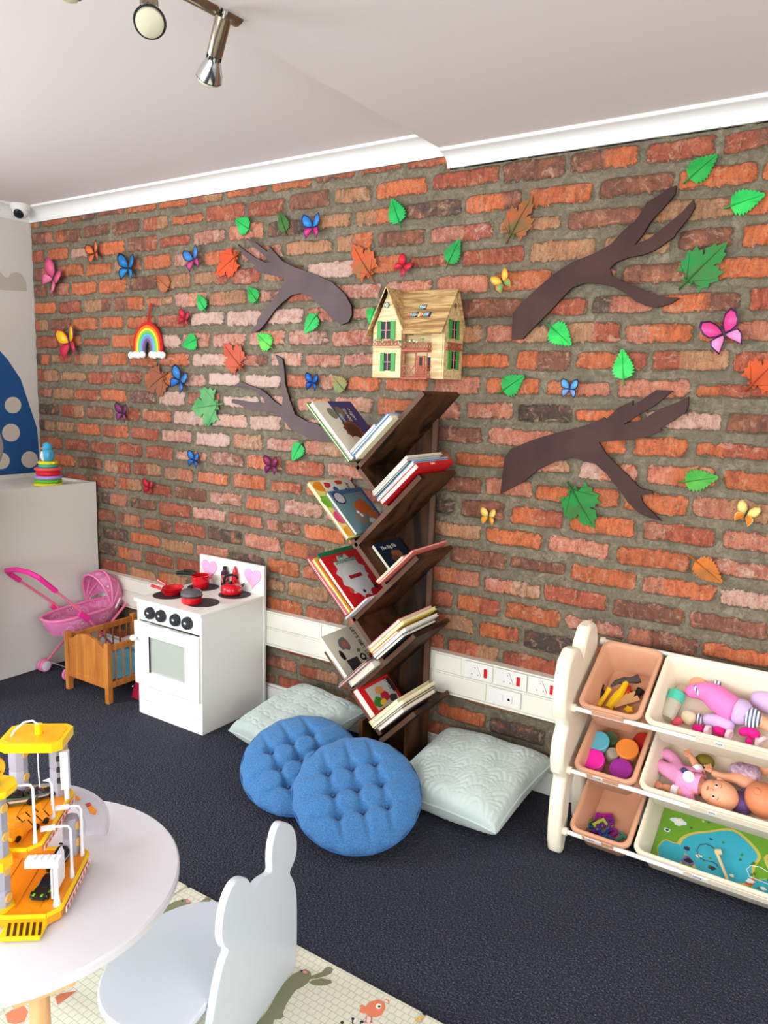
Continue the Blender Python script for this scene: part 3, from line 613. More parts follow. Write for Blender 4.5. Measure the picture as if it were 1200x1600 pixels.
lattice(b, (hx1+.006, -.138, 1.632), Y, .108, .020, 5, REDW); b.b2((hx1, -.14, 1.626), (hx1+.008, -.028, 1.632), REDW); b.build('balcony', t)
b = MB(); px0, px1, py = 2.562, 2.668, -.178    # porch
for x in (px0, (px0+px1)/2+.006, px1): b.tube([(x, py, hz), (x, py, 1.62)], .0022, REDW, n=5)
b.tube([(px1, ym+.035, hz), (px1, ym+.035, 1.62)], .0022, REDW, n=5)
b.b2((px0-.003, ym+.03, hz-.003), (px1+.003, py-.003, hz+.003), REDW); b.b2((px0-.003, ym+.03, 1.618), (px1+.003, py-.003, 1.624), REDW)
lattice(b, (px0, py, hz+.008), X, (px1-px0), .036, 4, REDW); lattice(b, (px1, py, hz+.008), Y, .05, .036, 2, REDW)
lattice(b, (px0, py, 1.624), X, (px1-px0), .024, 7, REDW); lattice(b, (px1, py, 1.624), Y, .05, .024, 3, REDW)
b.build('porch', t)
b = MB(); b.b2((2.60, ym+.022, hz), (2.632, ym+.017, 1.605), K((196, 110, 84))); b.b2((2.612, ym+.0165, 1.565), (2.622, ym+.014, 1.6), DKW)
b.b2((2.640, ym+.022, 1.55), (2.656, ym+.017, 1.6), DKW); b.build('front_door', t)
b = MB(); rr = random.Random(5)
for i in range(46):
    x = rr.uniform(hx0+.006, px1-.01); c = rr.choice([(60, 130, 60), (80, 150, 80), (200, 40, 60), (240, 236, 220), (40, 100, 60)])
    b.ell((x, yw-.012, 1.655+rr.uniform(-.006, .007)), rr.uniform(.002, .0042), K(c), n=6)
b.build('flower_garland', t)

# ---------------------------------------------------------------- power trunking with sockets
TRM = mat('trunking_pvc', (232, 228, 214), .35); GROOVE = K((150, 146, 134), .6)
t = thing('power_trunking', 'long white two row power trunking running along the brick wall', 'cable trunking', (2.6, -.03, .30))
b = MB(); b.b2((.545, -.034, .302), (4.6, .0, .460), TRM); b.b2((.545, -.042, .456), (4.6, -.0, .463), TRM); b.b2((.545, -.042, .298), (4.6, 0, .306), TRM); b.b2((.545, -.040, .378), (4.6, -.03, .385), TRM); b.build('channel', t, bev=.0015)
def cover(x0, x1, row):
    z0, z1 = ((.388, .454), (.310, .377))[row]; b = MB(); b.b2((x0, -.039, z0), (x1, -.034, z1), TRM); return b.build('cover_panel', t, bev=.001)
for x0, x1 in ((.55, .78), (.783, 1.28), (1.29, 2.1), (2.103, 2.655), (2.672, 2.79), (3.2, 3.6), (3.9, 4.58)): cover(x0, x1, 0)
for x0, x1 in ((.55, 1.0), (1.003, 2.4), (2.403, 2.9), (3.055, 3.6), (3.605, 4.58)): cover(x0, x1, 1)
def socket(x0, x1, row=0):
    z0, z1 = ((.388, .454), (.310, .377))[row]; zc = (z0+z1)/2; w_ = x1-x0
    b = MB(); b.b2((x0, -.0425, z0), (x1, -.034, z1), WHITE); s = b.build('socket_outlet', t, bev=.0015)
    b = MB(); cx_ = x0+w_*.42; P = [(-.020, -.020), (.020, -.020), (.024, -.014), (.006, .024), (-.006, .024), (-.024, -.014)]
    b.prism(P, (cx_, -.0425, zc), X, Z, .006, WHITE)
    for p in ((-.013, -.012), (.013, -.012), (0, .015)): b.cyl((cx_+p[0], -.0484, zc+p[1]), (cx_+p[0], -.0492, zc+p[1]), .0028, GROOVE, n=8)
    b.build('pin_cover', s, bev=.002)
    b = MB(); b.b2((cx_+.036, -.042, zc-.017), (cx_+.049, -.0475, zc+.017), K((206, 24, 30), .35)); b.build('red_switch', s, bev=.001)
socket(2.805, 2.925); socket(2.935, 3.065); socket(3.07, 3.19)
b = MB(); b.b2((2.912, -.0425, .312), (3.045, -.034, .375), WHITE); s = b.build('data_outlet', t, bev=.0015)
b = MB(); b.b2((2.95, -.046, .33), (2.974, -.042, .356), WHITE); b.build('blank_module', s, bev=.001)
b = MB(); b.b2((2.986, -.046, .328), (3.012, -.042, .356), WHITE); b.prism([(-.005, -.004), (.005, -.004), (.005, .002), (0, .006), (-.005, .002)], (2.999, -.046, .342), X, Z, .001, DKW); b.build('data_port', s, bev=.0006)

# ---------------------------------------------------------------- security camera and ceiling spotlights
c = at(31, 322, y=-.10); c = Vector((.10, -.10, ZC-.0))
c = at(32, 328, x=.075); t = thing('security_camera', 'white dome security camera on moulding in the left corner', 'camera', (c.x, c.y, c.z-.02))
b = MB(); d = Vector((.45, -.62, -.6)).normalized(); wm = K((226, 224, 220), .3)
b.lathe([(.046, .05), (.052, .035), (.05, .012), (.046, 0), (.0, .0)][::-1], (c.x, c.y, c.z-.005), wm, n=28); b.build('housing', t)
b = MB(); b.ell((c.x, c.y, c.z-.004), .042, wm, n=28); bl_ = b.build('ball', t)
b = MB(); o = Vector((c.x, c.y, c.z-.004)); b.lathe([(.026, .034), (.024, .040), (.014, .0445), (0, .046)], o, K((22, 24, 30), .12), axis=d, n=24); b.build('lens_window', bl_)
BRASS = mat('satin_nickel', (150, 138, 120), .28, 1); CHR = mat('chrome', (205, 208, 208), .12, 1)
e = at(372, 24, z=2.355); a0 = at(250, -42, z=2.355); dr = (a0-e).normalized()
t = thing('ceiling_spotlight_bar', 'satin nickel ceiling spotlight bar with three adjustable heads', 'ceiling light', (e+dr*.45).to_tuple()[:2]+(2.36,))
b = MB(); b.cyl(e, e+dr*.95, .026, BRASS, n=24); b.build('bar', t, bev=.002)
b = MB(); b.cyl(e+dr*.45+Z*.02, e+dr*.45+Z*.05, .05, BRASS, n=24); b.build('ceiling_mount', t)
BLK2 = K((24, 22, 24), .3)
def spot(o, d):
    """o = where the head's arm leaves the bar, d = where it points"""
    o = Vector(o); d = Vector(d).normalized(); b = MB(); b.cyl(o, o+d*.02, .006, CHR, n=10)
    b.lathe([(.018, .012), (.019, .016), (.019, .10), (.017, .104)], o, BRASS, axis=d, n=24)
    b.lathe([(.0165, .104), (.0165, .114)], o, CHR, axis=d, n=24)
    for i in range(12):
        x = d.orthogonal().normalized(); y = d.cross(x); v = x*math.cos(i*pi/6)+y*math.sin(i*pi/6); b.box(o+d*.109+v*.0168, (.003, .003, .010), DKW, Matrix((x, y, d)).transposed())
    b.lathe([(.0175, .112), (.021, .122), (.029, .142), (.0325, .160), (.0315, .162), (.028, .143), (.02, .125)], o, CHR, axis=d, n=28)
    h = b.build('spotlight_head', t)
    b = MB(); b.lathe([(.027, .138), (.0285, .158), (.027, .168), (.018, .174), (0, .176)], o, mat('frosted_bulb', (196, 192, 164), .45), axis=d, n=28); b.build('bulb', h)
    b = MB(); x = d.orthogonal().normalized(); y = d.cross(x); b.tube([o+d*.160+(x*math.cos(q)+y*math.sin(q))*.0305 for q in [2*pi*i/32 for i in range(32)]], .0022, BLK2, n=6, closed=True); b.build('rim_ring', h)
o1 = at(352, 16, z=2.335); q = at(338, 100, y=o1.y+.02); spot(o1, (at(333, 96, y=o1.y+.035)-o1))
o2 = e+dr*.42-Z*.02; tgt = at(234, 36, z=2.19); spot(tgt-(tgt-at(232, -22, z=2.33)).normalized()*.165, (tgt-at(232, -22, z=2.33)))
tgt = at(97, -7, z=2.18); spot(tgt-Vector((-.35, -.15, -.9)).normalized()*.17, (-.35, -.15, -.9))

# ---------------------------------------------------------------- white counter, stacking toy and the person
t = thing('reception_counter', 'tall plain white open topped counter against the left wall', 'counter', (.27, -.33, 0))
CW = mat('counter_white', (222, 220, 210), .4); cx1 = .535
b = MB(); b.b2((cx1-.02, -.64, .0), (cx1, -.02, .945), CW); b.build('front_panel', t, bev=.0015)
b = MB(); b.b2((.02, -.04, .0), (cx1-.02, -.02, .945), CW); b.build('end_panel', t, bev=.001)
b = MB(); b.b2((.02, -.64, 0), (cx1-.02, -.62, .945), CW); b.build('end_panel', t, bev=.001)
b = MB(); b.b2((.02, -.62, .9), (.04, -.04, .955), CW); b.build('back_panel', t)
b = MB(); b.b2((.04, -.62, .915), (cx1-.02, -.04, .934), CW); b.build('worktop', t)
c = at(76, 753, x=.43); c.z = .934
t = thing('stacking_toy', 'ring stacking toy with blue penguin on top of the white counter', 'toy', c)
zz = [0]; 
def rg(w_, h, col, z0, ear=0):
    b = MB(); b.lathe([(w_*.9, 0), (w_, h*.3), (w_, h*.7), (w_*.9, h), (0, h)], (c.x, c.y, z0), K(col, .3), n=28)
    if ear: b.ell((c.x+w_, c.y-.0, z0+h/2), (.012, .008, h*.35), K(col, .3), n=8); b.ell((c.x-w_, c.y-.0, z0+h/2), (.012, .008, h*.35), K(col, .3), n=8)
    b.build('stacking_ring', t, label=None); return z0+h
z_ = .934
for w_, h, col, ear in ((.074, .016, (226, 216, 30), 1), (.066, .020, (90, 180, 50), 1), (.068, .018, (176, 140, 220), 0), (.061, .026, (216, 30, 50), 0), (.068, .016, (236, 90, 90), 0), (.048, .016, (60, 190, 160), 0), (.050, .016, (232, 220, 40), 1)):
    z_ = rg(w_, h, col, z_, ear)
b = MB(); pb = K((80, 176, 214), .3); b.ell((c.x, c.y, z_+.030), (.034, .034, .040), pb, n=20); b.ell((c.x, c.y, z_+.072), (.026, .026, .026), pb, n=20)
d2 = Vector((-.35, -.93, 0)); b.ell(Vector((c.x, c.y, z_+.028))+d2*.012, (.026, .026, .032), K((238, 236, 232), .3), n=16)
b.lathe([(.008, 0), (.004, .01), (0, .014)], Vector((c.x, c.y, z_+.066))+d2*.022, K((230, 110, 50), .3), axis=d2, n=10)
for sg in (-1, 1): b.ell(Vector((c.x, c.y, z_+.08))+d2*.022+Vector((.93, -.35, 0))*sg*.010, .003, DKW, n=8); b.ell(Vector((c.x, c.y, z_+.03))+Vector((.93, -.35, 0))*sg*.032, (.008, .012, .022), pb, n=10)
b.build('penguin', t)

# person in a grey jacket at the left edge of the view
po = Vector((.60, -.935, 0)); t = thing('person', 'person in grey jacket standing with bent arm beside the white counter', 'person', po)
SK = mat('skin_tone', (206, 160, 132), .5); GJ = mat('grey_jacket', (160, 158, 148), .7, bump=.3, bscale=40); TR = mat('dark_trousers', (50, 52, 62), .8)
f = Vector((.85, -.5, 0)).normalized(); r_ = Vector((f.y*-1, f.x, 0))   # facing the room; r_ to the wearer's left
def P_(a, l, z): return po+f*a+r_*l+Z*z
V = [P_(0, 0, .95), P_(0, 0, 1.15), P_(0, 0, 1.40), P_(.01, 0, 1.50), P_(.03, 0, 1.60), P_(.04, 0, 1.70)]
E_ = [(0, 1), (1, 2), (2, 3), (3, 4), (4, 5)]; Rr = [.15, .135, .14, .055, .085, .075]
for sg in (-1, 1):
    k = len(V); V += [P_(0, sg*.17, 1.40), P_(.0, sg*.26, 1.17), P_(.16, sg*.22, 1.08), P_(.22, sg*.20, 1.07), P_(.29, sg*.18, 1.065)]; E_ += [(2, k), (k, k+1), (k+1, k+2), (k+2, k+3), (k+3, k+4)]; Rr += [.06, .045, .035, .03, .02]
    for q in range(4):
        V += [P_(.33, sg*.18+(q-1.5)*.018, 1.06), P_(.37, sg*.18+(q-1.5)*.02, 1.045)]; j = len(V)-2; E_ += [(k+4, j), (j, j+1)]; Rr += [.009, .008]
    V += [P_(.26, sg*.18-sg*.04, 1.05)]; E_ += [(k+3, len(V)-1)]; Rr += [.011]
    k = len(V); V += [P_(0, sg*.1, .88), P_(.01, sg*.11, .48), P_(0, sg*.12, .09), P_(.13, sg*.13, .04)]; E_ += [(0, k), (k, k+1), (k+1, k+2), (k+2, k+3)]; Rr += [.09, .055, .04, .035]
skin('body', V, E_, Rr, SK, t)
V = [P_(0, 0, .93), P_(0, 0, 1.15), P_(0, 0, 1.40), P_(0, 0, 1.47)]; E_ = [(0, 1), (1, 2), (2, 3)]; Rr = [.18, .165, .165, .09]
for sg in (-1, 1):
    k = len(V); V += [P_(0, sg*.17, 1.40), P_(0, sg*.225, 1.30), P_(-.0, sg*.27, 1.16), P_(.13, sg*.23, 1.09), P_(.19, sg*.21, 1.08)]; E_ += [(2, k), (k, k+1), (k+1, k+2), (k+2, k+3), (k+3, k+4)]; Rr += [.085, .07, .062, .05, .045]
skin('jacket', V, E_, Rr, GJ, t)
V = [P_(0, 0, .95)]; E_ = []; Rr = [.17]
for sg in (-1, 1): k = len(V); V += [P_(0, sg*.1, .86), P_(.01, sg*.11, .48), P_(0, sg*.12, .1)]; E_ += [(0, k), (k, k+1), (k+1, k+2)]; Rr += [.11, .075, .06]
skin('trousers', V, E_, Rr, TR, t)
b = MB(); b.ell(P_(.02, 0, 1.69), (.098, .098, .10), mat('brown_hair', (60, 42, 32), .7), n=20); b.ell(P_(-.05, 0, 1.6), (.08, .08, .13), MATS['brown_hair'], n=16); b.build('hair', t)
b = MB(); fc = P_(.115, 0, 1.625); b.ell(fc, (.016, .014, .02), SK, n=10)
for sg in (-1, 1): b.ell(P_(.112, sg*.032, 1.65), (.010, .010, .007), K((230, 228, 224), .2), n=10); b.ell(P_(.121, sg*.032, 1.65), (.004, .004, .004), DKW, n=8); b.ell(P_(.03, sg*.092, 1.63), (.018, .01, .028), SK, n=10)
b.ell(P_(.11, 0, 1.585), (.010, .022, .006), K((170, 90, 84), .4), n=10); b.build('face', t)
# ---------------------------------------------------------------- play stove
SX0, SX1, SYF, SYB, SH = 1.368, 1.780, -.436, -.060, .536
SWT = mat('stove_white', (238, 238, 230), .3)
t = thing('play_stove', 'white wooden play stove with pink hearts and four black burners', 'toy stove', ((SX0+SX1)/2, (SYF+SYB)/2, 0))
b = MB(); b.b2((SX0, SYF+.004, 0), (SX0+.012, SYB, SH-.012), SWT); b.b2((SX1-.012, SYF, 0), (SX1, SYB, SH-.012), SWT); b.b2((SX0+.012, SYB-.006, .02), (SX1-.012, SYB, SH-.012), SWT)
b.b2((SX0+.012, SYF+.02, .14), (SX1-.012, SYB-.006, .15), SWT); b.b2((SX0+.03, SYF+.06, .15), (SX1-.03, SYF+.064, .43), mat('oven_inside', (168, 168, 158), .5)); b.build('body', t, bev=.001)
b = MB(); b.b2((SX0-.006, SYF-.010, SH-.014), (SX1+.004, SYB, SH), SWT); b.build('cooktop', t, bev=.0025)
b = MB(); b.b2((SX0+.012, SYF+.003, .440), (SX1-.012, SYF+.015, SH-.014), SWT); cp = b.build('control_panel', t)
for x in (1.462, 1.533, 1.624, 1.698):
    b = MB(); b.lathe([(.0275, 0), (.028, .004), (.026, .016), (.023, .020), (0, .020)], (x, SYF+.003, .482), mat('knob_black', (46, 48, 52), .35), axis=(0, -1, 0), n=28)
    k = b.build('knob', cp, label='black oven knob with steel cap'); b = MB(); b.ell((x, SYF-.017, .482), (.009, .006, .009), CHR, n=14); b.build('knob_cap', k)
b = MB(); dx0, dx1, dz0, dz1, yd = SX0-.002, SX1-.006, .146, .434, SYF-.014
wx0_, wx1_, wz0, wz1 = 1.460, 1.690, .211, .375
b.b2((dx0, yd, dz0), (wx0_, SYF+.002, dz1), SWT); b.b2((wx1_, yd, dz0), (dx1, SYF+.002, dz1), SWT); b.b2((wx0_, yd, dz0), (wx1_, SYF+.002, wz0), SWT); b.b2((wx0_, yd, wz1), (wx1_, SYF+.002, dz1), SWT)
dr_ = b.build('oven_door', t, bev=.002)
b = MB(); b.b2((wx0_, SYF-.004, wz0), (wx1_, SYF-.001, wz1), mat('oven_window', (176, 180, 170), .12, coat=.5)); b.build('window_pane', dr_)
b = MB(); b.cyl((1.385, yd, .362), (1.385, yd-.012, .362), .006, SWT); b.ell((1.385, yd-.022, .362), .014, SWT, n=18); b.build('door_knob', dr_)
b = MB(); b.b2((SX0+.012, SYF, 0), (SX1-.012, SYF+.012, .066), SWT); b.b2((SX0+.012, SYF+.003, .068), (SX1-.012, SYF+.015, .142), SWT); b.build('plinth', t, bev=.001)
b = MB(); b.b2((SX0+.0, SYB+.001, .0), (SX1+.004, SYB+.016, .672), SWT); bs = b.build('backsplash', t, bev=.002)
def heart(s): return [(s*.0625*16*math.sin(a)**3*1.0, s*.0625*(13*math.cos(a)-5*math.cos(2*a)-2*math.cos(3*a)-math.cos(4*a))) for a in [2*pi*i/36 for i in range(36)]]
for x in (1.436, 1.716):
    b = MB(); b.prism(heart(.052), (x, SYB+.0005, .612), X, Z, .004, mat('heart_pink', (240, 170, 205), .5)); b.build('heart', bs, bev=.001)
BURN = mat('burner_black', (44, 42, 46), .5)
for x, y in ((1.450, -.318), (1.655, -.312), (1.462, -.125), (1.668, -.128)):
    b = MB(); b.cyl((x, y, SH), (x, y, SH+.002), .073, BURN, n=40); b.build('burner', t)
RED = mat('red_plastic', (206, 16, 30), .22, coat=.4); BLK = mat('black_plastic', (20, 18, 22), .3)
z0 = SH+.002
# back saucepan
c = Vector((1.455, -.135, z0)); t = thing('toy_saucepan', 'red open saucepan with black handle on the back left burner', 'toy pot', c)
b = MB(); b.lathe([(0, .0), (.036, 0), (.040, .006), (.041, .052), (.045, .056), (.045, .058), (.038, .058), (.037, .008), (0, .006)], c, RED, n=32); b.ell(c+Vector((.052, .01, .052)), (.014, .010, .004), RED, n=10); b.build('pan', t)
b = MB(); b.tube([c+Vector((-.03, -.02, .058)), c+Vector((-.058, -.035, .064)), c+Vector((-.10, -.055, .062))], [.006, .008, .009], BLK, n=8); b.tube([c+Vector((-.03, .005, .064)), c+Vector((-.055, -.008, .07)), c+Vector((-.085, -.025, .072))], [.004, .006, .006], BLK, n=8); b.build('handle', t)
# saucepan with clear lid
c = Vector((1.622, -.345, z0)); t = thing('toy_saucepan', 'red lidded saucepan with clear dome on the front right burner', 'toy pot', c)
b = MB(); b.lathe([(0, 0), (.040, 0), (.044, .006), (.045, .028), (.047, .030), (.042, .030), (.041, .008), (0, .006)], c, RED, n=32); b.build('pan', t)
b = MB(); b.lathe([(.046, .030), (.047, .034), (.046, .048), (.036, .058), (.015, .063), (0, .064)], c, mat('clear_lid', (235, 235, 238), .05, trans=.9), n=32); l = b.build('lid', t)
b = MB(); b.lathe([(.047, .031), (.0485, .033), (.0475, .036)], c, BLK, n=32); b.ell(c+Z*.07, (.012, .006, .006), BLK, n=10); b.build('lid_rim', l)
# stacked frying pans
for i, (dx, dy, dz, ang, lb) in enumerate(((0, 0, 0, 3.5, 'red frying pan, lower one of the stack on the front left burner'), (.006, .004, .017, 3.15, 'red frying pan, upper one of the stack on the front left burner'))):
    c = Vector((1.448+dx, -.305+dy, z0+dz)); t = thing('toy_frying_pan', lb, 'toy pan', c, 0, 'stacked red frying pans')
    b = MB(); b.lathe([(0, 0), (.034, 0), (.046, .014), (.048, .016), (.044, .016), (.033, .003), (0, .003)], c, RED, n=32); b.build('pan', t)
    d = Vector((math.cos(ang), math.sin(ang), .18)); b = MB(); b.tube([c+d*.044+Z*.01, c+d*.07+Z*.012, c+d*.10+Z*.014], [.005, .007, .0075], RED, n=8); b.build('handle', t)
# kettle
c = Vector((1.648, -.130, z0)); t = thing('toy_kettle', 'red whistling kettle with black handle on the back right burner', 'toy kettle', c)
b = MB(); b.lathe([(.034, 0), (.045, .004), (.049, .017), (.046, .032), (.034, .044), (.017, .048), (0, .049)], c, RED, n=32); b.build('kettle_body', t)
b = MB(); b.lathe([(.017, .046), (.012, .050), (.004, .052), (.007, .058), (0, .060)], c, BLK, n=20); b.build('lid', t)
b = MB(); u = Vector((.84, .5, 0)); b.tube([c-u*.032+Z*.034, c-u*.034+Z*.066, c-u*.024+Z*.082, c+u*.0+Z*.088, c+u*.024+Z*.084, c+u*.030+Z*.070], [.007, .0065, .006, .006, .006, .006], BLK, n=8); b.build('handle', t)
b = MB(); b.tube([c+u*.034+Z*.024, c+u*.052+Z*.040], [.008, .005], RED, n=8); b.tube([c+u*.050+Z*.038, c+u*.062+Z*.050], [.007, .004], BLK, n=8); b.build('spout', t)
# bottles
c = Vector((1.553, -.075, SH)); t = thing('toy_sauce_bottle', 'dark purple sauce bottle with orange label behind the kettle', 'toy bottle', c)
b = MB(); b.lathe([(.017, 0), (.018, .003), (.018, .078), (.010, .088), (.009, .094)], c, mat('sauce_purple', (62, 36, 60), .25), n=24); b.build('bottle', t)
b = MB(); b.lathe([(.0095, .092), (.0095, .104), (.006, .106), (0, .106)], c, BLK, n=16); b.build('cap', t)
b = MB(); b.lathe([(.0184, .03), (.0184, .066)], c, mat('orange_label', (226, 130, 50), .5, c2=(70, 50, 90), nscale=60), n=24); b.build('label_wrap', t)
c = Vector((1.612, -.068, SH)); t = thing('toy_ketchup_bottle', 'red ketchup squeeze bottle with pointed tip beside the purple bottle', 'toy bottle', c)
b = MB(); b.lathe([(.017, 0), (.018, .004), (.017, .07), (.015, .080), (.010, .086)], c, RED, n=24); b.build('bottle', t)
b = MB(); b.lathe([(.012, .086), (.011, .095), (.003, .114), (0, .115)], c, RED, n=16); b.build('nozzle', t)

# ---------------------------------------------------------------- doll cradle
PC = plank_mat('cradle_pine', (196, 124, 50), (168, 96, 34), 2, 26)
kx0, kx1, ky0, ky1 = .886, 1.186, -.457, -.075
t = thing('doll_cradle', 'small pine doll cot with slatted sides between pram and stove', 'doll bed', ((kx0+kx1)/2, (ky0+ky1)/2, 0))
for y in (ky0, ky1):
    for x in (kx0, kx1):
        b = MB(); b.box((x, y, .145), (.026, .026, .29), PC); b.build('leg_post', t, bev=.002)
    b = MB(); b.b2((kx0, y-.007, .075), (kx1, y+.007, .232), PC)
    P = [(kx0, .232), (kx1, .232), (kx1, .262)]
    P += [(kx1-.03-.012*i, .262+.030*(1-math.cos(pi*i/5))/2+(.006 if i == 1 else 0)) for i in range(0, 6)]
    P += [((kx0+kx1)/2, .304)]+[(kx0+.03+.012*i, .262+.030*(1-math.cos(pi*i/5))/2) for i in range(5, -1, -1)]+[(kx0, .262)]
    b.prism(P, (0, y+.008, 0), X, Z, .016, PC); b.b2((kx0, y-.010, .070), (kx1, y+.010, .10), PC); b.build('end_board', t, bev=.0015)
for x in (kx0, kx1):
    for z in (.085, .262):
        b = MB(); b.b2((x-.008, ky0, z-.014), (x+.008, ky1, z+.014), PC); b.build('side_rail', t, bev=.002)
    for i in range(1, 9):
        y = ky0+(ky1-ky0)*i/9; b = MB(); b.cyl((x, y, .09), (x, y, .255), .0042, PC, n=8); b.build('slat', t)
b = MB(); b.b2((kx0+.01, ky0+.01, .085), (kx1-.01, ky1-.01, .093), PC); b.build('base_board', t)
b = MB(); m = mat('blue_bedding', (92, 168, 198), .85, c2=(110, 184, 210), nscale=20, bump=.3, bscale=80)
b.grid(lambda u, v: Vector((kx0+.016+u*(kx1-kx0-.032), ky0+.02+v*(ky1-ky0-.04), .10+.055*min(1, 5*u, 5*(1-u), 6*v, 6*(1-v))+.008*math.sin(9*u+5*v))), 16, 20, m); b.build('doll_bedding', t)
b = MB(); b.ell(((kx0+kx1)/2, ky1-.09, .185), (.11, .06, .03), mat('beige_pillow', (196, 176, 166), .9), n=20); b.build('doll_pillow', t)

# handbag
c = Vector((1.265, -.30, 0)); t = thing('toy_handbag', 'dark red handbag on the floor between cot and stove', 'bag', c)
m = mat('bag_red', (150, 24, 50), .4); b = MB(); y0_ = -.395
b.prism([(-.045, 0), (.07, 0), (.065, .05), (.03, .10), (0, .105), (-.025, .06)], (1.265, -.33, 0.004), X, Z, .035, m); b.build('bag_body', t, bev=.008)
b = MB(); b.tube([Vector((1.26, -.348, .085)), Vector((1.25, -.35, .13)), Vector((1.29, -.35, .145)), Vector((1.31, -.348, .10))], .004, m, n=6); b.ell((1.247, -.369, .07), .005, CHR, n=8); b.build('bag_strap', t)

# ---------------------------------------------------------------- doll pram
PK, PKD, HOT = mat('pram_pink', (238, 130, 178), .4), mat('pram_tube', (240, 120, 150), .35), mat('pram_hot_pink', (240, 50, 150), .45)
def floral():
    m = bpy.data.materials.new('pink_floral_cloth'); m.use_nodes = True; nt = m.node_tree; b = nt.nodes['Principled BSDF']; b.inputs['Roughness'].default_value = .7
    tc = nt.nodes.new('ShaderNodeTexCoord'); v = nt.nodes.new('ShaderNodeTexVoronoi'); v.inputs['Scale'].default_value = 17; nt.links.new(tc.outputs['Object'], v.inputs['Vector'])
    r = nt.nodes.new('ShaderNodeValToRGB'); r.color_ramp.interpolation = 'CONSTANT'; e = r.color_ramp.elements; e[0].position = 0; e[0].color = lin((150, 160, 90)); e[1].position = .2; e[1].color = lin((226, 134, 182))
    for p, c in ((.10, (244, 220, 224)), (.15, (206, 80, 130)), (.36, (234, 150, 192)), (.5, (220, 122, 172))): q = e.new(p); q.color = lin(c)
    nt.links.new(v.outputs['Distance'], r.inputs[0]); nt.links.new(r.outputs[0], b.inputs['Base Color']); return m
FL = floral(); rx, ry0, ry1, rz = .10, -.455, -.03, .315; cxp = .70
t = thing('doll_pram', 'pink floral doll pram with folding hood and hot pink handle', 'doll pram', (cxp, -.24, 0))
ym_ = (ry0+ry1)/2; hl = (ry1-ry0)/2
def rim(a, s=1, z=rz): return Vector((cxp+rx*s*math.copysign(abs(math.cos(a))**.7, math.cos(a)), ym_+hl*s*math.copysign(abs(math.sin(a))**.8, math.sin(a)), z+.012*math.sin(a)))
b = MB()
b.grid(lambda u, v: rim(2*pi*u, 1-.18*v**1.5, rz-.085*v), 36, 6, FL); b.grid(lambda u, v: rim(2*pi*u, .82*(1-v)+.001, rz-.085), 36, 2, FL); b.build('basket', t)
b = MB(); b.tube([rim(2*pi*i/40) for i in range(40)], .008, PK, n=8, closed=True); b.build('rim_tube', t)
b = MB(); b.grid(lambda u, v: Vector((cxp+.075*(2*u-1), ym_-hl*.75+v*hl*1.5, rz-.045+.012*math.sin(7*v+3*u))), 8, 12, FL); b.build('lining', t)
# hood: an arched quarter dome that folds back towards the wall
hy = -.145; b = MB(); HR = .172
def hood(u, v):
    p = pi*u; a = (112-100*v)*pi/180   # elevation of the rib plane, sweeping from the opening down to the foot end
    s = math.sin(p)**.75; return Vector((cxp+(rx+.006)*math.cos(p), hy+HR*s*math.cos(a)*.72, rz+.012+HR*1.0*s*math.sin(a)))
b.grid(hood, 20, 12, FL); h = b.build('hood', t)
for v in (0, .33, .66):
    b = MB(); b.tube([hood(u/20, v) for u in range(21)], .006, PK, n=6); b.build('hood_rib', h)
b = MB()
for sg in (-1, 1): b.tube([Vector((cxp+sg*(rx+.012), hy+.02, rz)), Vector((cxp+sg*(rx+.012), hy+.05, rz+.05))], .004, WHITE, n=6)
b.build('hood_hinge', h)
HN = at(85, 925, y=-.47); HB = (.575, .70)
hA = Vector((cxp-rx-.012, -.56, .545)); hB = Vector((cxp+rx+.012, -.55, .56))
for sg, hh in ((-1, hA), (1, hB)):
    b = MB(); b.tube([hh, Vector((cxp+sg*(rx+.012), -.33, rz+.03)), Vector((cxp+sg*(rx+.012), -.08, .03))], .0065, PKD, n=8); b.build('frame_tube', t)
    b = MB(); b.tube([Vector((cxp+sg*(rx+.012), -.40, .035)), Vector((cxp+sg*(rx+.012), -.06, rz+.01))], .0065, PKD, n=8); b.build('frame_tube', t)
    b = MB(); b.box((cxp+sg*(rx+.014), -.315, rz-.0), (.012, .07, .03), HOT, Matrix.Rotation(-.7, 3, 'X')); b.build('joint_cover', t, bev=.003)
b = MB(); b.tube([hA+(Vector((cxp-rx-.012, -.33, rz+.03))-hA)*.22, hA, hA+Vector((.03, -.03, .025)), (hA+hB)/2+Vector((0, -.035, .035)), hB+Vector((-.03, -.03, .025)), hB, hB+(Vector((cxp+rx+.012, -.33, rz+.03))-hB)*.40], .0125, HOT, n=10); b.build('handle_grip', t)
b = MB(); b.tube([Vector((cxp-rx-.01, -.38, .05)), Vector((cxp+rx+.01, -.38, .05))], .003, CHR, n=6); b.tube([Vector((cxp-rx-.01, -.08, .05)), Vector((cxp+rx+.01, -.08, .05))], .003, CHR, n=6); b.build('axle', t)
for x, y in ((cxp-rx-.01, -.40), (cxp+rx-.0, -.40), (cxp-rx-.01, -.08), (cxp+rx+.01, -.08)):
    for k in (-1, 1):
        b = MB(); b.lathe([(.0, -.007), (.012, -.007), (.028, -.007), (.032, -.004), (.032, .004), (.028, .007), (.012, .006), (0, .006)], (x+k*.011, y, .033), PK, axis=X, n=24)
        wh = b.build('wheel', t); b = MB(); b.lathe([(.025, .0), (.025, .0075), (.02, .0085), (.006, .0085), (0, .011)], (x+k*.011, y, .033), mat('wheel_hub_white', (232, 222, 230), .3), axis=X*k, n=12); b.build('hub_cap', wh)
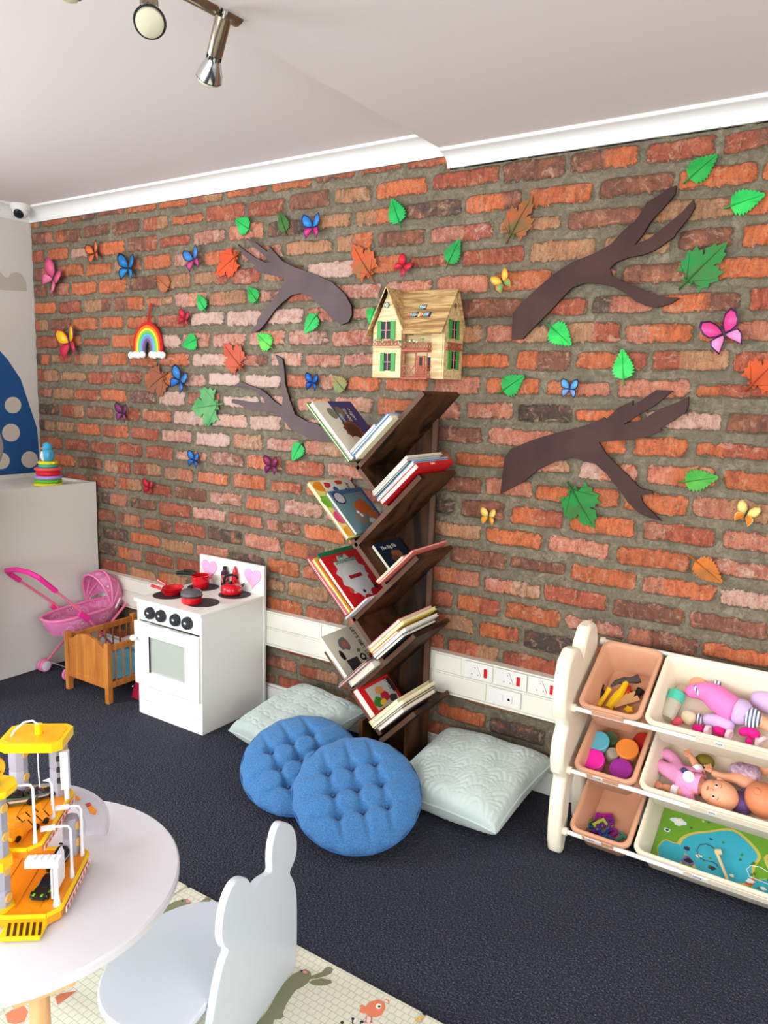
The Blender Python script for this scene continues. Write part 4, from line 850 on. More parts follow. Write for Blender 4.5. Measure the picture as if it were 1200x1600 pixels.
# ---------------------------------------------------------------- tree bookshelf
OAK = plank_mat('rustic_dark_oak', (84, 54, 32), (32, 20, 13), 2, 11); OAK.node_tree.nodes['Principled BSDF'].inputs['Roughness'].default_value = .55; OAK.node_tree.nodes['Principled BSDF'].inputs['Specular IOR Level'].default_value = .18
OAKE = mat('rustic_oak_edge', (92, 64, 48), .6)
YF, YB, TB = -.325, -.068, .018
t = thing('tree_bookshelf', 'tall dark rustic oak tree shaped bookshelf with slanting zigzag boards', 'bookshelf', (2.6, -.2, 0))
A45 = Vector((1, 0, 1)).normalized(); D45 = Vector((1, 0, -1)).normalized()
def board(a, c, name, off=0):
    a, c = Vector((a[0], 0, a[1])), Vector((c[0], 0, c[1])); u = (c-a).normalized(); n = Vector((-u.z, 0, u.x)); b = MB()
    R = Matrix((u, Y, n)).transposed(); L = (c-a).length; m_ = (a+c)/2
    b.box(m_+Y*(YF+YB)/2, (L, YB-YF-.002, TB-.0006), OAK, R); b.box(m_+Y*(YF), (L, .002, TB), OAKE, R); return b.build(name, t, bev=.0008)
VZ = [1.195-.2868*k for k in range(4)]
for k in range(4): board((2.474, VZ[k]-.004), (2.744, VZ[k]+.277), 'slanting_board')
board((2.612, .172), (2.757, .322), 'slanting_board')
for k in range(4): board((2.345, VZ[k]+.133), (2.474-.0, VZ[k]+.004), 'cross_board'); board((2.474, VZ[k]+.004), (2.612, VZ[k]-.136), 'cross_board')
b = MB(); b.b2((2.47, YB-.001, 0), (2.665, YB+.006, 1.40), OAK); b.b2((2.645, YB-.012, 0), (2.665, YB-.001, 1.40), OAKE); b.build('back_panel', t, bev=.001)
b = MB(); b.b2((2.47, YF+.06, .0), (2.488, YB, .20), OAK); b.b2((2.655, YF+.1, 0), (2.672, YB, .225), OAK); b.b2((2.43, YF+.02, .0), (2.70, YB, .018), OAK); b.build('base', t, bev=.001)
for z in (.78,): b = MB(); b.cyl((2.655, YB-.012, z), (2.655, YB-.0145, z), .006, K((90, 84, 80), .4), n=12); b.build('screw_cap', t)

PAPER = mat('book_pages', (236, 228, 206), .8)
BG = 'picture books on the tree bookshelf'
def book(o, a, n, L, d, th, y0, cover, label, art=None, page=None, title=None, tc=(30, 30, 34), tflip=False, spine=None, open_=False):
    """o = trough corner of the book (x,z), a = up the slope, n = away from the board, L length, d depth (y), th thickness"""
    o = Vector((o[0], 0, o[1])); t = thing('picture_book', label, 'book', o+Y*(y0+d/2)+a*.0, 0, BG); cm = K(cover, .35); ct = .0018
    R = Matrix((a, Y, n)).transposed() if a.cross(Y).dot(n) > 0 else Matrix((a, Y, n)).transposed()
    b = MB()
    def bx(a0, a1, yy0, yy1, n0, n1, m): 
        V = [o+a*p+Y*(y0+q)+n*r for p in (a0, a1) for q in (yy0, yy1) for r in (n0, n1)]
        b.pts(V, [(0, 1, 3, 2), (4, 6, 7, 5), (0, 4, 5, 1), (2, 3, 7, 6), (0, 2, 6, 4), (1, 5, 7, 3)], m)
    bx(0, L, 0, d, 0, ct, cm); bx(0, L, 0, d, th-ct, th, cm); bx(0, ct, 0, d, ct, th-ct, K(spine, .35) if spine else cm); cv = b.build('cover', t)
    b = MB(); bx(ct+.001, L-.003, .003, d-.003, ct, th-ct, page or PAPER); b.build('pages', t)
    if art:
        b = MB()
        for (kind, ca, cy_, sa, sy, col) in art:
            c = o+a*(ca*L)+Y*(y0+cy_*d)+n*(th+.0002); m = K(col, .4)
            if kind == 'r':
                P = [(-sa*L/2, -sy*d/2), (sa*L/2, -sy*d/2), (sa*L/2, sy*d/2), (-sa*L/2, sy*d/2)]
            elif kind == 'j':
                rr = random.Random(int(ca*97+cy_*31)); P = [(sa*L/2*math.cos(q)*rr.uniform(.65, 1.1), sy*d/2*math.sin(q)*rr.uniform(.65, 1.1)) for q in [2*pi*i/11 for i in range(11)]]
            elif kind == 's':
                P = []
                for i in range(24): q = 2*pi*i/24; f_ = 1 if i % 2 else .82; P.append((sa*L/2*f_*math.cos(q), sy*d/2*f_*math.sin(q)))
            else: P = [(sa*L/2*math.cos(q), sy*d/2*math.sin(q)) for q in [2*pi*i/18 for i in range(18)]]
            k = len(P); top = [c+a*p[0]+Y*p[1]+n*.0004 for p in P]; b.pts(top+[p-n*.0006 for p in top], [tuple(range(k))]+[(i, (i+1) % k, k+(i+1) % k, k+i) for i in range(k)], m)
            c_ = None; o_lift = .00012; th += o_lift
        b.build('cover_picture', cv)
    if title:
        for (s_, ca, cy_, size, ua, ub) in title:
            text('title_lettering', s_, size, o+a*(ca*L)+Y*(y0+cy_*d)+n*(th+.0012), ua, ub, K(tc, .4), cv)
    return t
AL, NL = Vector((-1, 0, 1)).normalized(), Vector((1, 0, 1)).normalized()      # leaning on the cross board
AR, NR = Vector((1, 0, 1)).normalized(), Vector((-1, 0, 1)).normalized()      # lying on the slanting board
g = TB/2+.0008
def Lc(k, n=0, up=0): v = Vector((2.474, 0, VZ[k]+.004)); p = v+NL*(g+n)+AL*(g+.004+up); return (p.x, p.z)
def Rc(k, n=0, up=0): v = Vector((2.474, 0, VZ[k]-.004)); p = v+NR*(g+n)+AR*(g+.004+up); return (p.x, p.z)
def L2(k, n=0, up=0): v = Vector((2.612, 0, VZ[k]-.136)); p = v+NL*(g+n)+AL*(g+.004+up); return (p.x, p.z)
def R2(k, n=0, up=0): v = Vector((2.612, 0, VZ[k]-.136)); p = v+NR*(g+n)+AR*(g+.004+up); return (p.x, p.z)
YV = -AL  # reading direction down the slope on the left group
# tier 1 left
book(Lc(0), AL, NL, .285, .215, .009, -.375, (86, 140, 60), 'thin green edged book at the back of the top left stack')
book(Lc(0, .010), AL, NL, .275, .24, .016, -.370, (222, 216, 196), 'picture book with brown hedgehog and night blue cover, top left tier', art=[('r', .62, .70, .76, .62, (52, 54, 112)), ('e', .78, .30, .2, .2, (120, 122, 96)), ('e', .80, .52, .2, .18, (112, 100, 70)), ('s', .46, .52, .42, .46, (112, 62, 40)), ('s', .46, .52, .30, .34, (74, 40, 28)), ('e', .26, .44, .2, .24, (206, 190, 176)), ('j', .7, .46, .2, .1, (150, 160, 170))], title=[('Sleepy', .86, .62, .026, -AL, Y), ('Night', .86, .75, .026, -AL, Y)], tc=(214, 190, 170))
# tier 1 on the board
book(Rc(0, 0, .030), AR, NR, .215, .235, .016, -.365, (232, 224, 186), 'cream and blue book lying on the topmost slanting board', art=[('r', .84, .5, .3, 1, (58, 120, 190))], spine=(58, 120, 190))
book(Rc(0, .0165, .030), AR, NR, .215, .235, .010, -.372, (66, 132, 200), 'bright blue book in the middle of the topmost right stack')
book(Rc(0, .027, .030), AR, NR, .145, .20, .012, -.365, (236, 234, 228), 'white book on top of the topmost right stack')
# tier 2 left
book(Lc(1), AL, NL, .268, .20, .008, -.355, (70, 110, 50), 'thin dark green book at the back of the second left stack')
book(Lc(1, .009), AL, NL, .265, .245, .013, -.385, (236, 214, 120), 'colourful fruit covered book in the second left stack', art=[('j', .9, .16, .2, .3, (238, 140, 30)), ('j', .62, .10, .25, .26, (120, 180, 40)), ('e', .34, .12, .22, .22, (226, 70, 120)), ('e', .1, .12, .16, .24, (240, 160, 30)), ('j', .48, .2, .2, .2, (180, 120, 180)), ('r', .8, .62, .36, .74, (234, 224, 208)), ('j', .9, .36, .12, .2, (206, 50, 50)), ('j', .8, .5, .12, .14, (40, 80, 150)), ('j', .92, .66, .1, .2, (200, 60, 50)), ('j', .75, .75, .14, .12, (60, 60, 70))], title=[('Adventure', .9, .8, .022, -AL, Y)], tc=(90, 60, 60))
book(Lc(1, .0228), AL, NL, .20, .215, .014, -.345, (108, 142, 146), 'grey teal book with orange fox in the second left stack', art=[('r', .94, .5, .1, .9, (60, 100, 150)), ('r', .5, .96, .9, .08, (50, 90, 150)), ('j', .55, .62, .4, .5, (206, 96, 40)), ('j', .34, .8, .24, .3, (214, 110, 50)), ('e', .82, .2, .3, .3, (36, 40, 70)), ('e', .82, .2, .24, .24, (196, 190, 190)), ('j', .3, .40, .3, .4, (150, 130, 110)), ('e', .44, .42, .08, .08, (238, 238, 236)), ('e', .36, .46, .08, .08, (238, 238, 236)), ('j', .2, .66, .16, .2, (220, 226, 230))])
# tier 2 right, on board 2
for i, (col, th, L_, dd, yy, lb, kw) in enumerate((
    ((206, 28, 34), .018, .205, .25, -.365, 'red book with white farm lettering, lowest of the thick second stack', {}),
    ((230, 232, 230), .006, .20, .245, -.37, 'thin white book directly above the red farm book', {}),
    ((96, 156, 206), .008, .205, .245, -.365, 'light blue book in the middle of the second right stack', {}),
    ((60, 70, 66), .007, .19, .235, -.372, 'dark grey green book in the second right stack', {}),
    ((200, 198, 190), .010, .19, .24, -.372, 'pale grey book in the second right stack', {}),
    ((236, 230, 210), .009, .195, .245, -.365, 'cream book on top of the second right stack', {}))):
    n_ = sum((.0185, .0066, .0087, .0077, .0107)[:i]); bk = book(R2(0, n_, .0), AR, NR, L_, dd, th, yy, col, lb)
    if i == 0:
        cv = bk.children[0]; o = Vector((R2(0, n_)[0], 0, R2(0, n_)[1]))+AR*(L_)+NR*.009
        b = MB(); b.box(o+Y*(yy+dd/2)+AR*.0007, (.0014, dd, th), K(col, .35), Matrix((AR, Y, NR)).transposed()); b.build('spine', bk)
        text('title_lettering', 'Farm', .014, o+Y*(yy+.09)-NR*.004+AR*.0016, Y, NR, K((240, 236, 230)), cv)
# tier 3 left
book(Lc(2), AL, NL, .262, .22, .008, -.375, (110, 24, 50), 'dark wine red book lowest in the third left stack')
book(Lc(2, .0088), AL, NL, .265, .22, .009, -.380, (226, 96, 120), 'pink book in the third left stack')
book(Lc(2, .0183), AL, NL, .25, .215, .012, -.372, (238, 190, 60), 'yellow orange book in the third left stack', spine=(230, 120, 60))
book(Lc(2, .0308), AL, NL, .262, .225, .006, -.345, (26, 122, 84), 'dark green book behind the snowman book, third left stack')
book(Lc(2, .0374), AL, NL, .235, .235, .016, -.365, (204, 30, 36), 'red and silver snowman picture book, third left tier', art=[('s', .54, .5, .88, .80, (206, 204, 200)), ('e', .46, .5, .62, .56, (216, 216, 214)), ('r', .52, .52, .07, .34, (176, 24, 40)), ('e', .30, .2, .1, .1, (196, 80, 50)), ('e', .22, .48, .07, .07, (40, 44, 60)), ('e', .24, .82, .09, .09, (40, 44, 60)), ('e', .42, .84, .11, .11, (196, 40, 60))], title=[('Snowman', .80, .24, .034, Y, AL), ('Jolly', .90, .38, .022, Y, AL)], tc=(60, 130, 100))
book(Rc(2, 0, .0), AR, NR, .13, .22, .006, -.375, (226, 226, 224), 'thin white book under the snowman book on the board edge')
# tier 3 right
book(L2(1, 0, .035), AL, NL, .115, .18, .016, -.265, (26, 40, 58), 'dark navy book with brown bear leaning in the third right nook', art=[('j', .42, .55, .5, .4, (150, 96, 66)), ('j', .3, .4, .3, .3, (110, 70, 50))], title=[('The Big Fib', .70, .14, .022, Y, AL)], tc=(210, 214, 206))
book(R2(1, 0), AR, NR, .195, .25, .007, -.37, (222, 120, 110), 'thin salmon book lying on the third slanting board')
book(R2(1, .0076), AR, NR, .15, .24, .008, -.372, (232, 210, 176), 'cream book on top of the salmon book, third right nook')
# tier 4 left
book(Lc(3, .0, .02), AL, NL, .20, .225, .020, -.335, (226, 218, 196), 'white picture book with black lettering leaning in the lowest left nook', art=[('j', .70, .40, .34, .30, (120, 120, 110)), ('j', .68, .44, .2, .2, (190, 110, 100)), ('j', .48, .2, .24, .14, (40, 36, 36)), ('r', .22, .36, .28, .3, (60, 58, 60)), ('e', .30, .66, .16, .16, (30, 30, 34)), ('e', .30, .66, .08, .08, (226, 218, 196)), ('e', .22, .9, .2, .2, (196, 40, 50)), ('j', .46, .64, .1, .1, (90, 130, 80))], title=[("LET'S GET LOST", .96, .78, .024, -AL, Y)], tc=(30, 28, 30))
book(Rc(3, 0, .035), AR, NR, .145, .23, .024, -.365, (214, 214, 208), 'thick pale book lying lowest on the fourth slanting board', spine=(214, 214, 208))
book(Rc(3, .026, .0), AR, NR, .175, .23, .006, -.385, (206, 150, 150), 'thin pinkish book above the thick pale book')
book(Rc(3, .034, -.004), AR, NR, .18, .23, .006, -.38, (60, 44, 46), 'thin dark book with white page edge above the pinkish book')
# tier 4 right, on board 4
for i, (col, th, L_, lb) in enumerate((((44, 42, 50), .012, .16, 'black book lowest in the fourth right nook'), ((222, 224, 226), .012, .185, 'white book above the black book in the fourth right nook'), ((196, 110, 44), .010, .15, 'orange brown book in the fourth right nook'), ((236, 214, 70), .013, .195, 'yellow book in the fourth right nook'), ((236, 130, 140), .012, .185, 'pink book on top of the fourth right nook stack'))):
    book(R2(2, sum((.0127, .0127, .0107, .0137)[:i]), .0), AR, NR, L_, .235, th, -.37, col, lb)
# tier 5
book(L2(3, 0, .052), AL, NL, .125, .20, .030, -.335, (212, 30, 34), 'thick red comic book leaning in the lowest right nook', art=[('r', .46, .54, .76, .74, (190, 190, 184)), ('j', .3, .3, .4, .34, (60, 130, 50)), ('j', .36, .56, .36, .34, (190, 40, 60)), ('j', .62, .5, .3, .3, (214, 150, 80)), ('j', .2, .76, .28, .3, (70, 60, 60)), ('j', .24, .42, .2, .2, (240, 200, 60)), ('r', .60, .92, .5, .1, (40, 40, 50))], title=[('LITTLE', .88, .80, .018, -AL, Y)], tc=(30, 30, 40))
for i, (col, th, L_, lb) in enumerate((((196, 176, 176), .014, .145, 'pale pink book lowest on the bottom slanting board'), ((70, 50, 60), .008, .17, 'dark plum book above the pale pink book'), ((232, 222, 140), .014, .185, 'yellow book, lower of the two on the bottom board'), ((236, 226, 150), .013, .165, 'yellow book, upper of the two on the bottom board'))):
    book(R2(3, sum((.0147, .0087, .0147)[:i]), .012 if i else .03), AR, NR, L_, .235, th, -.37, col, lb)

# ---------------------------------------------------------------- cushions and pillows
def denim():
    m = mat('blue_linen', (60, 110, 162), .9, c2=(78, 130, 182), nscale=220, bump=.4, bscale=500, sheen=.15, spec=.1); return m
def tufted(loc, rot, label, R=.216, H=.10):
    t = thing('floor_cushion', label, 'cushion', loc, 0, 'round blue tufted floor cushions'); t.rotation_euler = rot
    tufts = [(0, 0)]+[(.088*math.cos(a), .088*math.sin(a)) for a in [pi/4+i*pi/2 for i in range(4)]]+[(.125*math.cos(a), .125*math.sin(a)) for a in [i*pi/2 for i in range(4)]]
    tufts = [(-.105, .035), (-.04, .105), (.04, -.105), (.105, -.035), (-.035, .0-.03), (.035, .03), (-.075, -.075), (.075, .09), (.0, .0)]
    tufts = [((i-1)*.082+.0, (j-1)*.082) for i in range(3) for j in range(3)]
    def prof(x, y):
        r = math.hypot(x, y)/R; h = (1-min(1, r)**3.2)**.5 if r < 1 else 0
        dpt = 0
        for p in tufts: dpt = max(dpt, math.exp(-((x-p[0])**2+(y-p[1])**2)/.00030))
        sm = 0    # seams join the tufts in a grid and run out to the rim
        q = R*.78
        for c in (-.082, 0, .082):
            if abs(y) < .4: sm = max(sm, math.exp(-((x-c)**2)/.00009)*(.75 if abs(y) < .09 else .62)); sm = max(sm, math.exp(-((y-c)**2)/.00009)*(.75 if abs(x) < .09 else .62))
        return h, dpt, 1.0*sm*(1 if r < .82 else max(0, (1-r)/.18))
    b = MB(); nr, na = 56, 160; m = denim()
    for sg in (1, -1):
        V = []; F = []
        for j in range(nr+1):
            r = R*math.sin(j/nr*pi/2)
            for i in range(na):
                a = 2*pi*i/na; x, y = r*math.cos(a), r*math.sin(a); h, d, s_ = prof(x, y)
                puff = 1+.014*math.cos(16*a)*(j/nr)
                z = sg*(H/2*h*1.0)*(1-.66*d-.30*s_) ; V.append(Vector((x*puff, y*puff, z+H/2)))
        for j in range(nr): F += [(j*na+i, j*na+(i+1) % na, (j+1)*na+(i+1) % na, (j+1)*na+i) for i in range(na)]
        b.pts(V, F, m)
    cu = b.build('cushion_body', t, world=False, angle=3)
    for p in tufts:
        b = MB(); b.ell((p[0], p[1], H*.66), (.006, .006, .003), m, n=8); b.build('tuft', t, world=False)
    b = MB(); b.tube([(R*1.006*math.cos(a), R*1.006*math.sin(a), H/2) for a in [2*pi*i/80 for i in range(80)]], .0028, mat('blue_piping', (48, 98, 156), .8), n=6, closed=True); b.build('piping', t, world=False)
    return t
def facing(n, spin=0):
    n = Vector(n).normalized(); q = n.to_track_quat('Z', 'Y'); return (q.to_matrix() @ Matrix.Rotation(spin, 3, 'Z')).to_euler()
tufted((2.705, -.605, .090), facing((.28, -.40, .875), .25), 'round blue tufted floor cushion in front, overlapping the other one')
tufted((2.415, -.545, .08), facing((.20, -.38, .90), .6), 'round blue tufted floor cushion behind, leaning on the left grey pillow')
def pillow(loc, rot, label, w_=.46, h_=.46, H=.16, kind=0):
    t = thing('quilted_pillow', label, 'pillow', loc, 0, 'square quilted grey green pillows'); t.rotation_euler = rot
    m = mat('quilted_sage', (174, 187, 180), .7, sheen=.3) if kind == 0 else mat('quilted_sage_pale', (186, 198, 191), .7, sheen=.3)
    n = 90
    def quilt(x, y):
        if kind == 0:
            # interlocking circles
            s = .058; best = 1
            for i in (-1, 0, 1):
                for j in (-1, 0, 1):
                    cx, cy = (round(x/s)+i)*s, (round(y/s)+j)*s; best = min(best, abs(math.hypot(x-cx, y-cy)-s*.68))
            return math.exp(-(best/.0022)**2)
        # fans of rays
        s = .135; j = math.floor(y/(s*.62)); cx = (round(x/s-.5*(j % 2))+.5*(j % 2))*s; cy = j*s*.62
        dx, dy = x-cx, y-cy+.01; a = math.atan2(dy, dx); r = math.hypot(dx, dy)
        return .75*(.5+.5*math.cos(26*a))**3*(1 if r > .015 else 0)+math.exp(-((r-.066)/.0025)**2)*.6
    b = MB()
    for sg in (1, -1):
        def f(u, v):
            x, y = 2*u-1, 2*v-1; e = max(0, (1-x**4)*(1-y**4)); pin = 1-.075*(1-abs(x)**2)*abs(y)**3-0.0
            pin2 = 1-.075*(1-abs(y)**2)*abs(x)**3
            X_, Y_ = x*w_/2*pin2, y*h_/2*pin; z = sg*H/2*e**.38*(1-.12*(abs(x*y)))
            if e > .02: z -= sg*.0055*quilt(X_, Y_)
            z += .006*math.sin(7*x+3*y)*e
            return Vector((X_, Y_, z+H/2))
        b.grid(f, n, n, m)
    b.build('pillow_cover', t, world=False, angle=3)
    def edge(s_):
        k = int(s_*4) % 4; q = s_*4 % 1*2-1; x, y = [(q, -1), (1, q), (-q, 1), (-1, -q)][k]
        return Vector((x*w_/2*(1-.075*(1-y*y)*abs(x)**3), y*h_/2*(1-.075*(1-x*x)*abs(y)**3), H/2))
    b = MB(); b.tube([edge(i/80) for i in range(80)], .004, m, n=6, closed=True); b.build('piping', t, world=False); return t
pillow((2.955, -.235, .03), (math.radians(10), math.radians(-2), math.radians(-4)), 'pale quilted pillow with fan stitching right of the blue cushions', .46, .44, .16, 1)
pillow((2.195, -.285, .055), (math.radians(16), math.radians(-6), math.radians(-20)), 'grey green quilted pillow with circle stitching left behind the cushions', .46, .40, .15, 0)
# ---------------------------------------------------------------- toy organiser with tilted bins
def atp(p, P, n):
    """the point that a survey pixel shows on the plane through P with normal n"""
    d = RX*((p[0]-600)/FPX) - UX*((p[1]-800)/FPX) + FW; P, n = Vector(P), Vector(n); return CAM+d*((P-CAM).dot(n)/d.dot(n))
t = thing('toy_organizer', 'cream plastic toy organiser frame with bumpy cloud shaped side', 'storage shelf', (3.75, -.22, 0))
def side_frame(x0, x1):
    b = MB()
    # outline in (y,z): front edge bulges three times, top has two lobes; a long slot is left open low down
    P = [(-.345, .0), (-.362, .012), (-.372, .05), (-.378, .12), (-.374, .20), (-.356, .262), (-.360, .272), (-.388, .295), (-.398, .34), (-.392, .40), (-.368, .440), (-.372, .452), (-.400, .48), (-.412, .54), (-.408, .61), (-.388, .665), (-.345, .694), (-.30, .690), (-.266, .655), (-.25, .695), (-.215, .735), (-.17, .742), (-.135, .722), (-.12, .68), (-.115, .5), (-.11, .3), (-.10, .05), (-.095, .0), (-.13, .0), (-.15, .05), (-.165, .20), (-.20, .25), (-.26, .25), (-.295, .20), (-.305, .05), (-.32, .0)]
    b.prism(P, (x0, 0, 0), Y, Z, x1-x0, CREAMP)
    return b.build('side_frame', t, bev=.014, seg=4)
side_frame(3.296, 3.342); side_frame(4.19, 4.236)
BW, BS = Vector((0, math.cos(math.radians(30)), math.sin(math.radians(30)))), None
BN = Vector((0, -math.sin(math.radians(30)), math.cos(math.radians(30))))
ROW = [(-.36, .526), (-.36, .316), (-.36, .105)]; DB = .115
for yf, zf in ROW:
    for dy, dz in ((.014, -.0205), (.268, .132)):
        b = MB(); b.cyl((3.342, yf+dy, zf+dz), (4.19, yf+dy, zf+dz), .0075, mat('white_rail', (238, 236, 226), .3), n=14); b.build('rail', t)
        for x in (3.342, 4.176): b = MB(); b.cyl((x, yf+dy, zf+dz), (x+.014, yf+dy, zf+dz), .013, CREAMP, n=14); b.build('rail_socket', t)
def rrect(w_, h_, r, ins, n=5):
    P = []; w2, h2 = w_/2-ins, h_/2-ins; r = max(.004, r-ins*.3)
    for cx, cy, a in ((w2-r, h2-r, 0), (-w2+r, h2-r, pi/2), (-w2+r, -h2+r, pi), (w2-r, -h2+r, 3*pi/2)):
        P += [(cx+r*math.cos(a+pi/2*i/n), cy+r*math.sin(a+pi/2*i/n)) for i in range(n+1)]
    return P
def bin_(x0, x1, k, col, label, grp, text_=None):
    yf, zf = ROW[k]; P0 = Vector((x0, yf, zf)); w_, Lb = x1-x0, .291; c = P0+X*w_/2+BW*Lb/2
    t = thing('storage_bin', label, 'bin', c-BN*DB, 0, grp); m = mat('bin_%d' % col[1], col, .38); b = MB()
    loops = [(.032, -DB), (.028, -DB+.004), (.014, -.016), (.014, -.012), (.001, -.012), (0, -.006), (.002, 0), (.009, .0015), (.014, -.003), (.018, -.012), (.033, -DB+.006), (.040, -DB+.004)]
    V = []; F = []; n = 24
    for ins, h in loops: V += [c+X*p[0]+BW*p[1]+BN*h for p in rrect(w_, Lb, .030, ins)]
    for j in range(len(loops)-1): F += [(j*n+i, j*n+(i+1) % n, (j+1)*n+(i+1) % n, (j+1)*n+i) for i in range(n)]
    F += [tuple(range(n))[::-1], tuple(range((len(loops)-1)*n, len(loops)*n))]
    b.pts(V, F, m); b.build('tray', t, angle=.9)
    b = MB(); b.box(c-BW*Lb/2-BW*.0045-BN*.0125, (w_*.5, .003, .021), m, Matrix((X, BW, BN)).transposed()); b.build('lip', t, bev=.001)
    if text_:
        b = MB(); o = P0+X*text_[0]+BW*.002; R = Matrix((X, BN, -BW)).transposed()
        b.box(P0+X*text_[0]-BW*.0066-BN*.010, (text_[1], .0115, .0012), K((236, 236, 236), .5), R); s = b.build('name_sticker', t)
        text('sticker_lettering', text_[2], .0085, P0+X*(text_[0]-text_[1]/2+.003)-BW*.0074-BN*.0125, X, BN, K((70, 78, 110), .5), s)
    return t
BR, CR = (214, 158, 124), (236, 222, 196)
GBR, GCR = 'small brown bins of the toy organiser', 'large cream bins of the toy organiser'
bin_(3.359, 3.556, 0, BR, 'small brown bin in the top row holding toy tools', GBR)
bin_(3.359, 3.556, 1, BR, 'small brown bin in the middle row holding dough tubs', GBR, (.085, .030, 'Dough'))
bin_(3.359, 3.556, 2, BR, 'small brown bin in the bottom row holding magnetic letters', GBR, (.085, .052, 'Magnets'))
bin_(3.563, 4.17, 0, CR, 'large cream bin in the top row holding dressed dolls', GCR, (.215, .026, 'Dolls'))
bin_(3.563, 4.17, 1, CR, 'large cream bin in the middle row holding bald baby dolls', GCR, (.215, .026, 'Dolls'))
bin_(3.563, 4.17, 2, CR, 'large cream bin in the bottom row holding the pond game board', GCR, (.20, .045, 'Fishing'))
# contents: points on a plane parallel to the bin's floor, h above it
def Bp(a, c, k, h=0):
    yf, zf = ROW[k]; return atp((850+a/3.4286, 970+c/3.4286), Vector((0, yf, zf))-BN*(DB-.006-h), BN)
YEL, GRY, TAN = K((240, 190, 20), .35), K((70, 66, 62), .35), K((214, 164, 106), .6)
def tool(name, label, cat, parts, k):
    P = parts[0][1][0]; t = thing(name, label, cat, Bp(P[0], P[1], k, 0))
    for pn, path, r, m in parts:
        b = MB(); b.tube([Bp(p[0], p[1], k, p[2]) for p in path], r, m, n=10); b.build(pn, t)
    return t
tool('toy_hammer', 'toy claw hammer with yellow handle and dark grey head in top brown bin', 'toy tool', [('hammer_head', [(362, 350, .036), (385, 330, .038), (430, 318, .040), (468, 318, .040), (490, 316, .040), (512, 308, .042)], [.004, .008, .011, .010, .014, .015], GRY), ('handle', [(440, 330, .036), (420, 370, .03), (398, 400, .024), (375, 425, .018), (345, 470, .012)], [.010, .011, .015, .015, .013], YEL)], 0)
tool('toy_pliers', 'black toy pliers at the left of top brown bin', 'toy tool', [('jaw', [(318, 342, .03), (305, 370, .024)], [.004, .008], BLK), ('handle', [(305, 370, .024), (290, 400, .016), (272, 440, .008)], [.011, .011, .008], BLK), ('grip', [(310, 375, .022), (312, 410, .014), (300, 440, .008)], [.009, .009, .007], BLK)], 0)
tool('toy_screwdriver', 'yellow toy screwdriver beside the black pliers', 'toy tool', [('shaft', [(352, 362, .03), (330, 400, .02)], [.009, .007], YEL), ('handle', [(330, 400, .02), (308, 430, .012), (288, 456, .008)], [.008, .009, .009], YEL)], 0)
tool('toy_wrench', 'red toy wrench in top brown bin', 'toy tool', [('jaw', [(455, 350, .02), (450, 375, .016)], [.006, .012], K((216, 60, 40))), ('handle', [(450, 375, .016), (430, 410, .01)], [.010, .009], K((216, 60, 40)))], 0)
tool('toy_torch', 'black toy torch at the right of top brown bin', 'toy tool', [('torch_head', [(520, 370, .022), (505, 392, .018)], [.014, .012], BLK), ('handle', [(505, 392, .018), (480, 420, .014)], [.010, .010], BLK)], 0)
b = MB(); o = Bp(380, 470, 0, .016); u = (Bp(515, 428, 0, .02)-o); L_ = u.length; u.normalize(); v = BN.cross(u)
P = [(0, 0), (L_, 0)]+[(L_-i*L_/14, .036+(.005 if i % 2 else 0)-.012*(1-i/14)*0) for i in range(13)]+[(.01, .030)]
b.prism(P, o, u, v, .005, TAN); so = solo('toy_saw', b, 'tan toy saw blade with toothed edge in top brown bin', 'toy tool', bev=.0008)
b = MB(); o = Bp(455, 482, 0, .02); b.prism([((.017 if i % 2 else .010)*math.cos(i*pi/5+.3), (.017 if i % 2 else .010)*math.sin(i*pi/5+.3)) for i in range(10)], o, X, BW, .010, YEL); solo('toy_nut', b, 'yellow star shaped toy nut in top brown bin', 'toy tool', bev=.002)
for (a, c, h), col, lb, tl in (((290, 640, .075), (96, 176, 192), 'dough tub with teal lid in middle brown bin', 0), ((264, 738, .07), (236, 40, 160), 'dough tub with magenta lid in middle brown bin', 0), ((446, 682, .075), (240, 140, 60), 'dough tub with orange lid in middle brown bin', .1), ((410, 790, .06), (160, 50, 150), 'dough tub with purple lid in middle brown bin', 0)):
    p = Bp(a, c, 1, h); ax = (BN+Vector((tl, -.25, .1))).normalized(); t = thing('dough_tub', lb, 'tub', p-ax*.06, 0, 'dough tubs in the middle brown bin')
    b = MB(); b.lathe([(.026, -.058), (.028, -.055), (.031, -.012), (.031, -.010)], p, K(tuple(int(v*.55+110) for v in col), .3) if col[0] != 160 else K((232, 226, 220), .3), axis=ax, n=28); b.build('cup', t)
    b = MB(); b.lathe([(.034, -.012), (.0355, -.010), (.0355, -.002), (.033, 0), (.028, 0), (.0275, -.0025), (0, -.0025)], p, K(col, .35), axis=ax, n=32); b.build('lid', t)
for (a, c, h), col, R_ in (((350, 640, .03), (90, 120, 80), .024), ((520, 650, .03), (200, 50, 40), .026), ((360, 720, .03), (180, 170, 150), .02)):
    p = Bp(a, c, 1, h); b = MB(); b.lathe([(R_*.9, -.02), (R_, -.016), (R_, .016), (R_*.9, .02), (0, .02)], p, K(col, .4), axis=(BN+X*.5), n=20)
    solo('dough_tub', b, {90: 'olive dough tub lying deep behind the orange lidded one', 200: 'red dough tub wedged at the right wall of middle brown bin', 180: 'beige dough tub lying between the four lidded tubs'}[col[0]], 'tub')
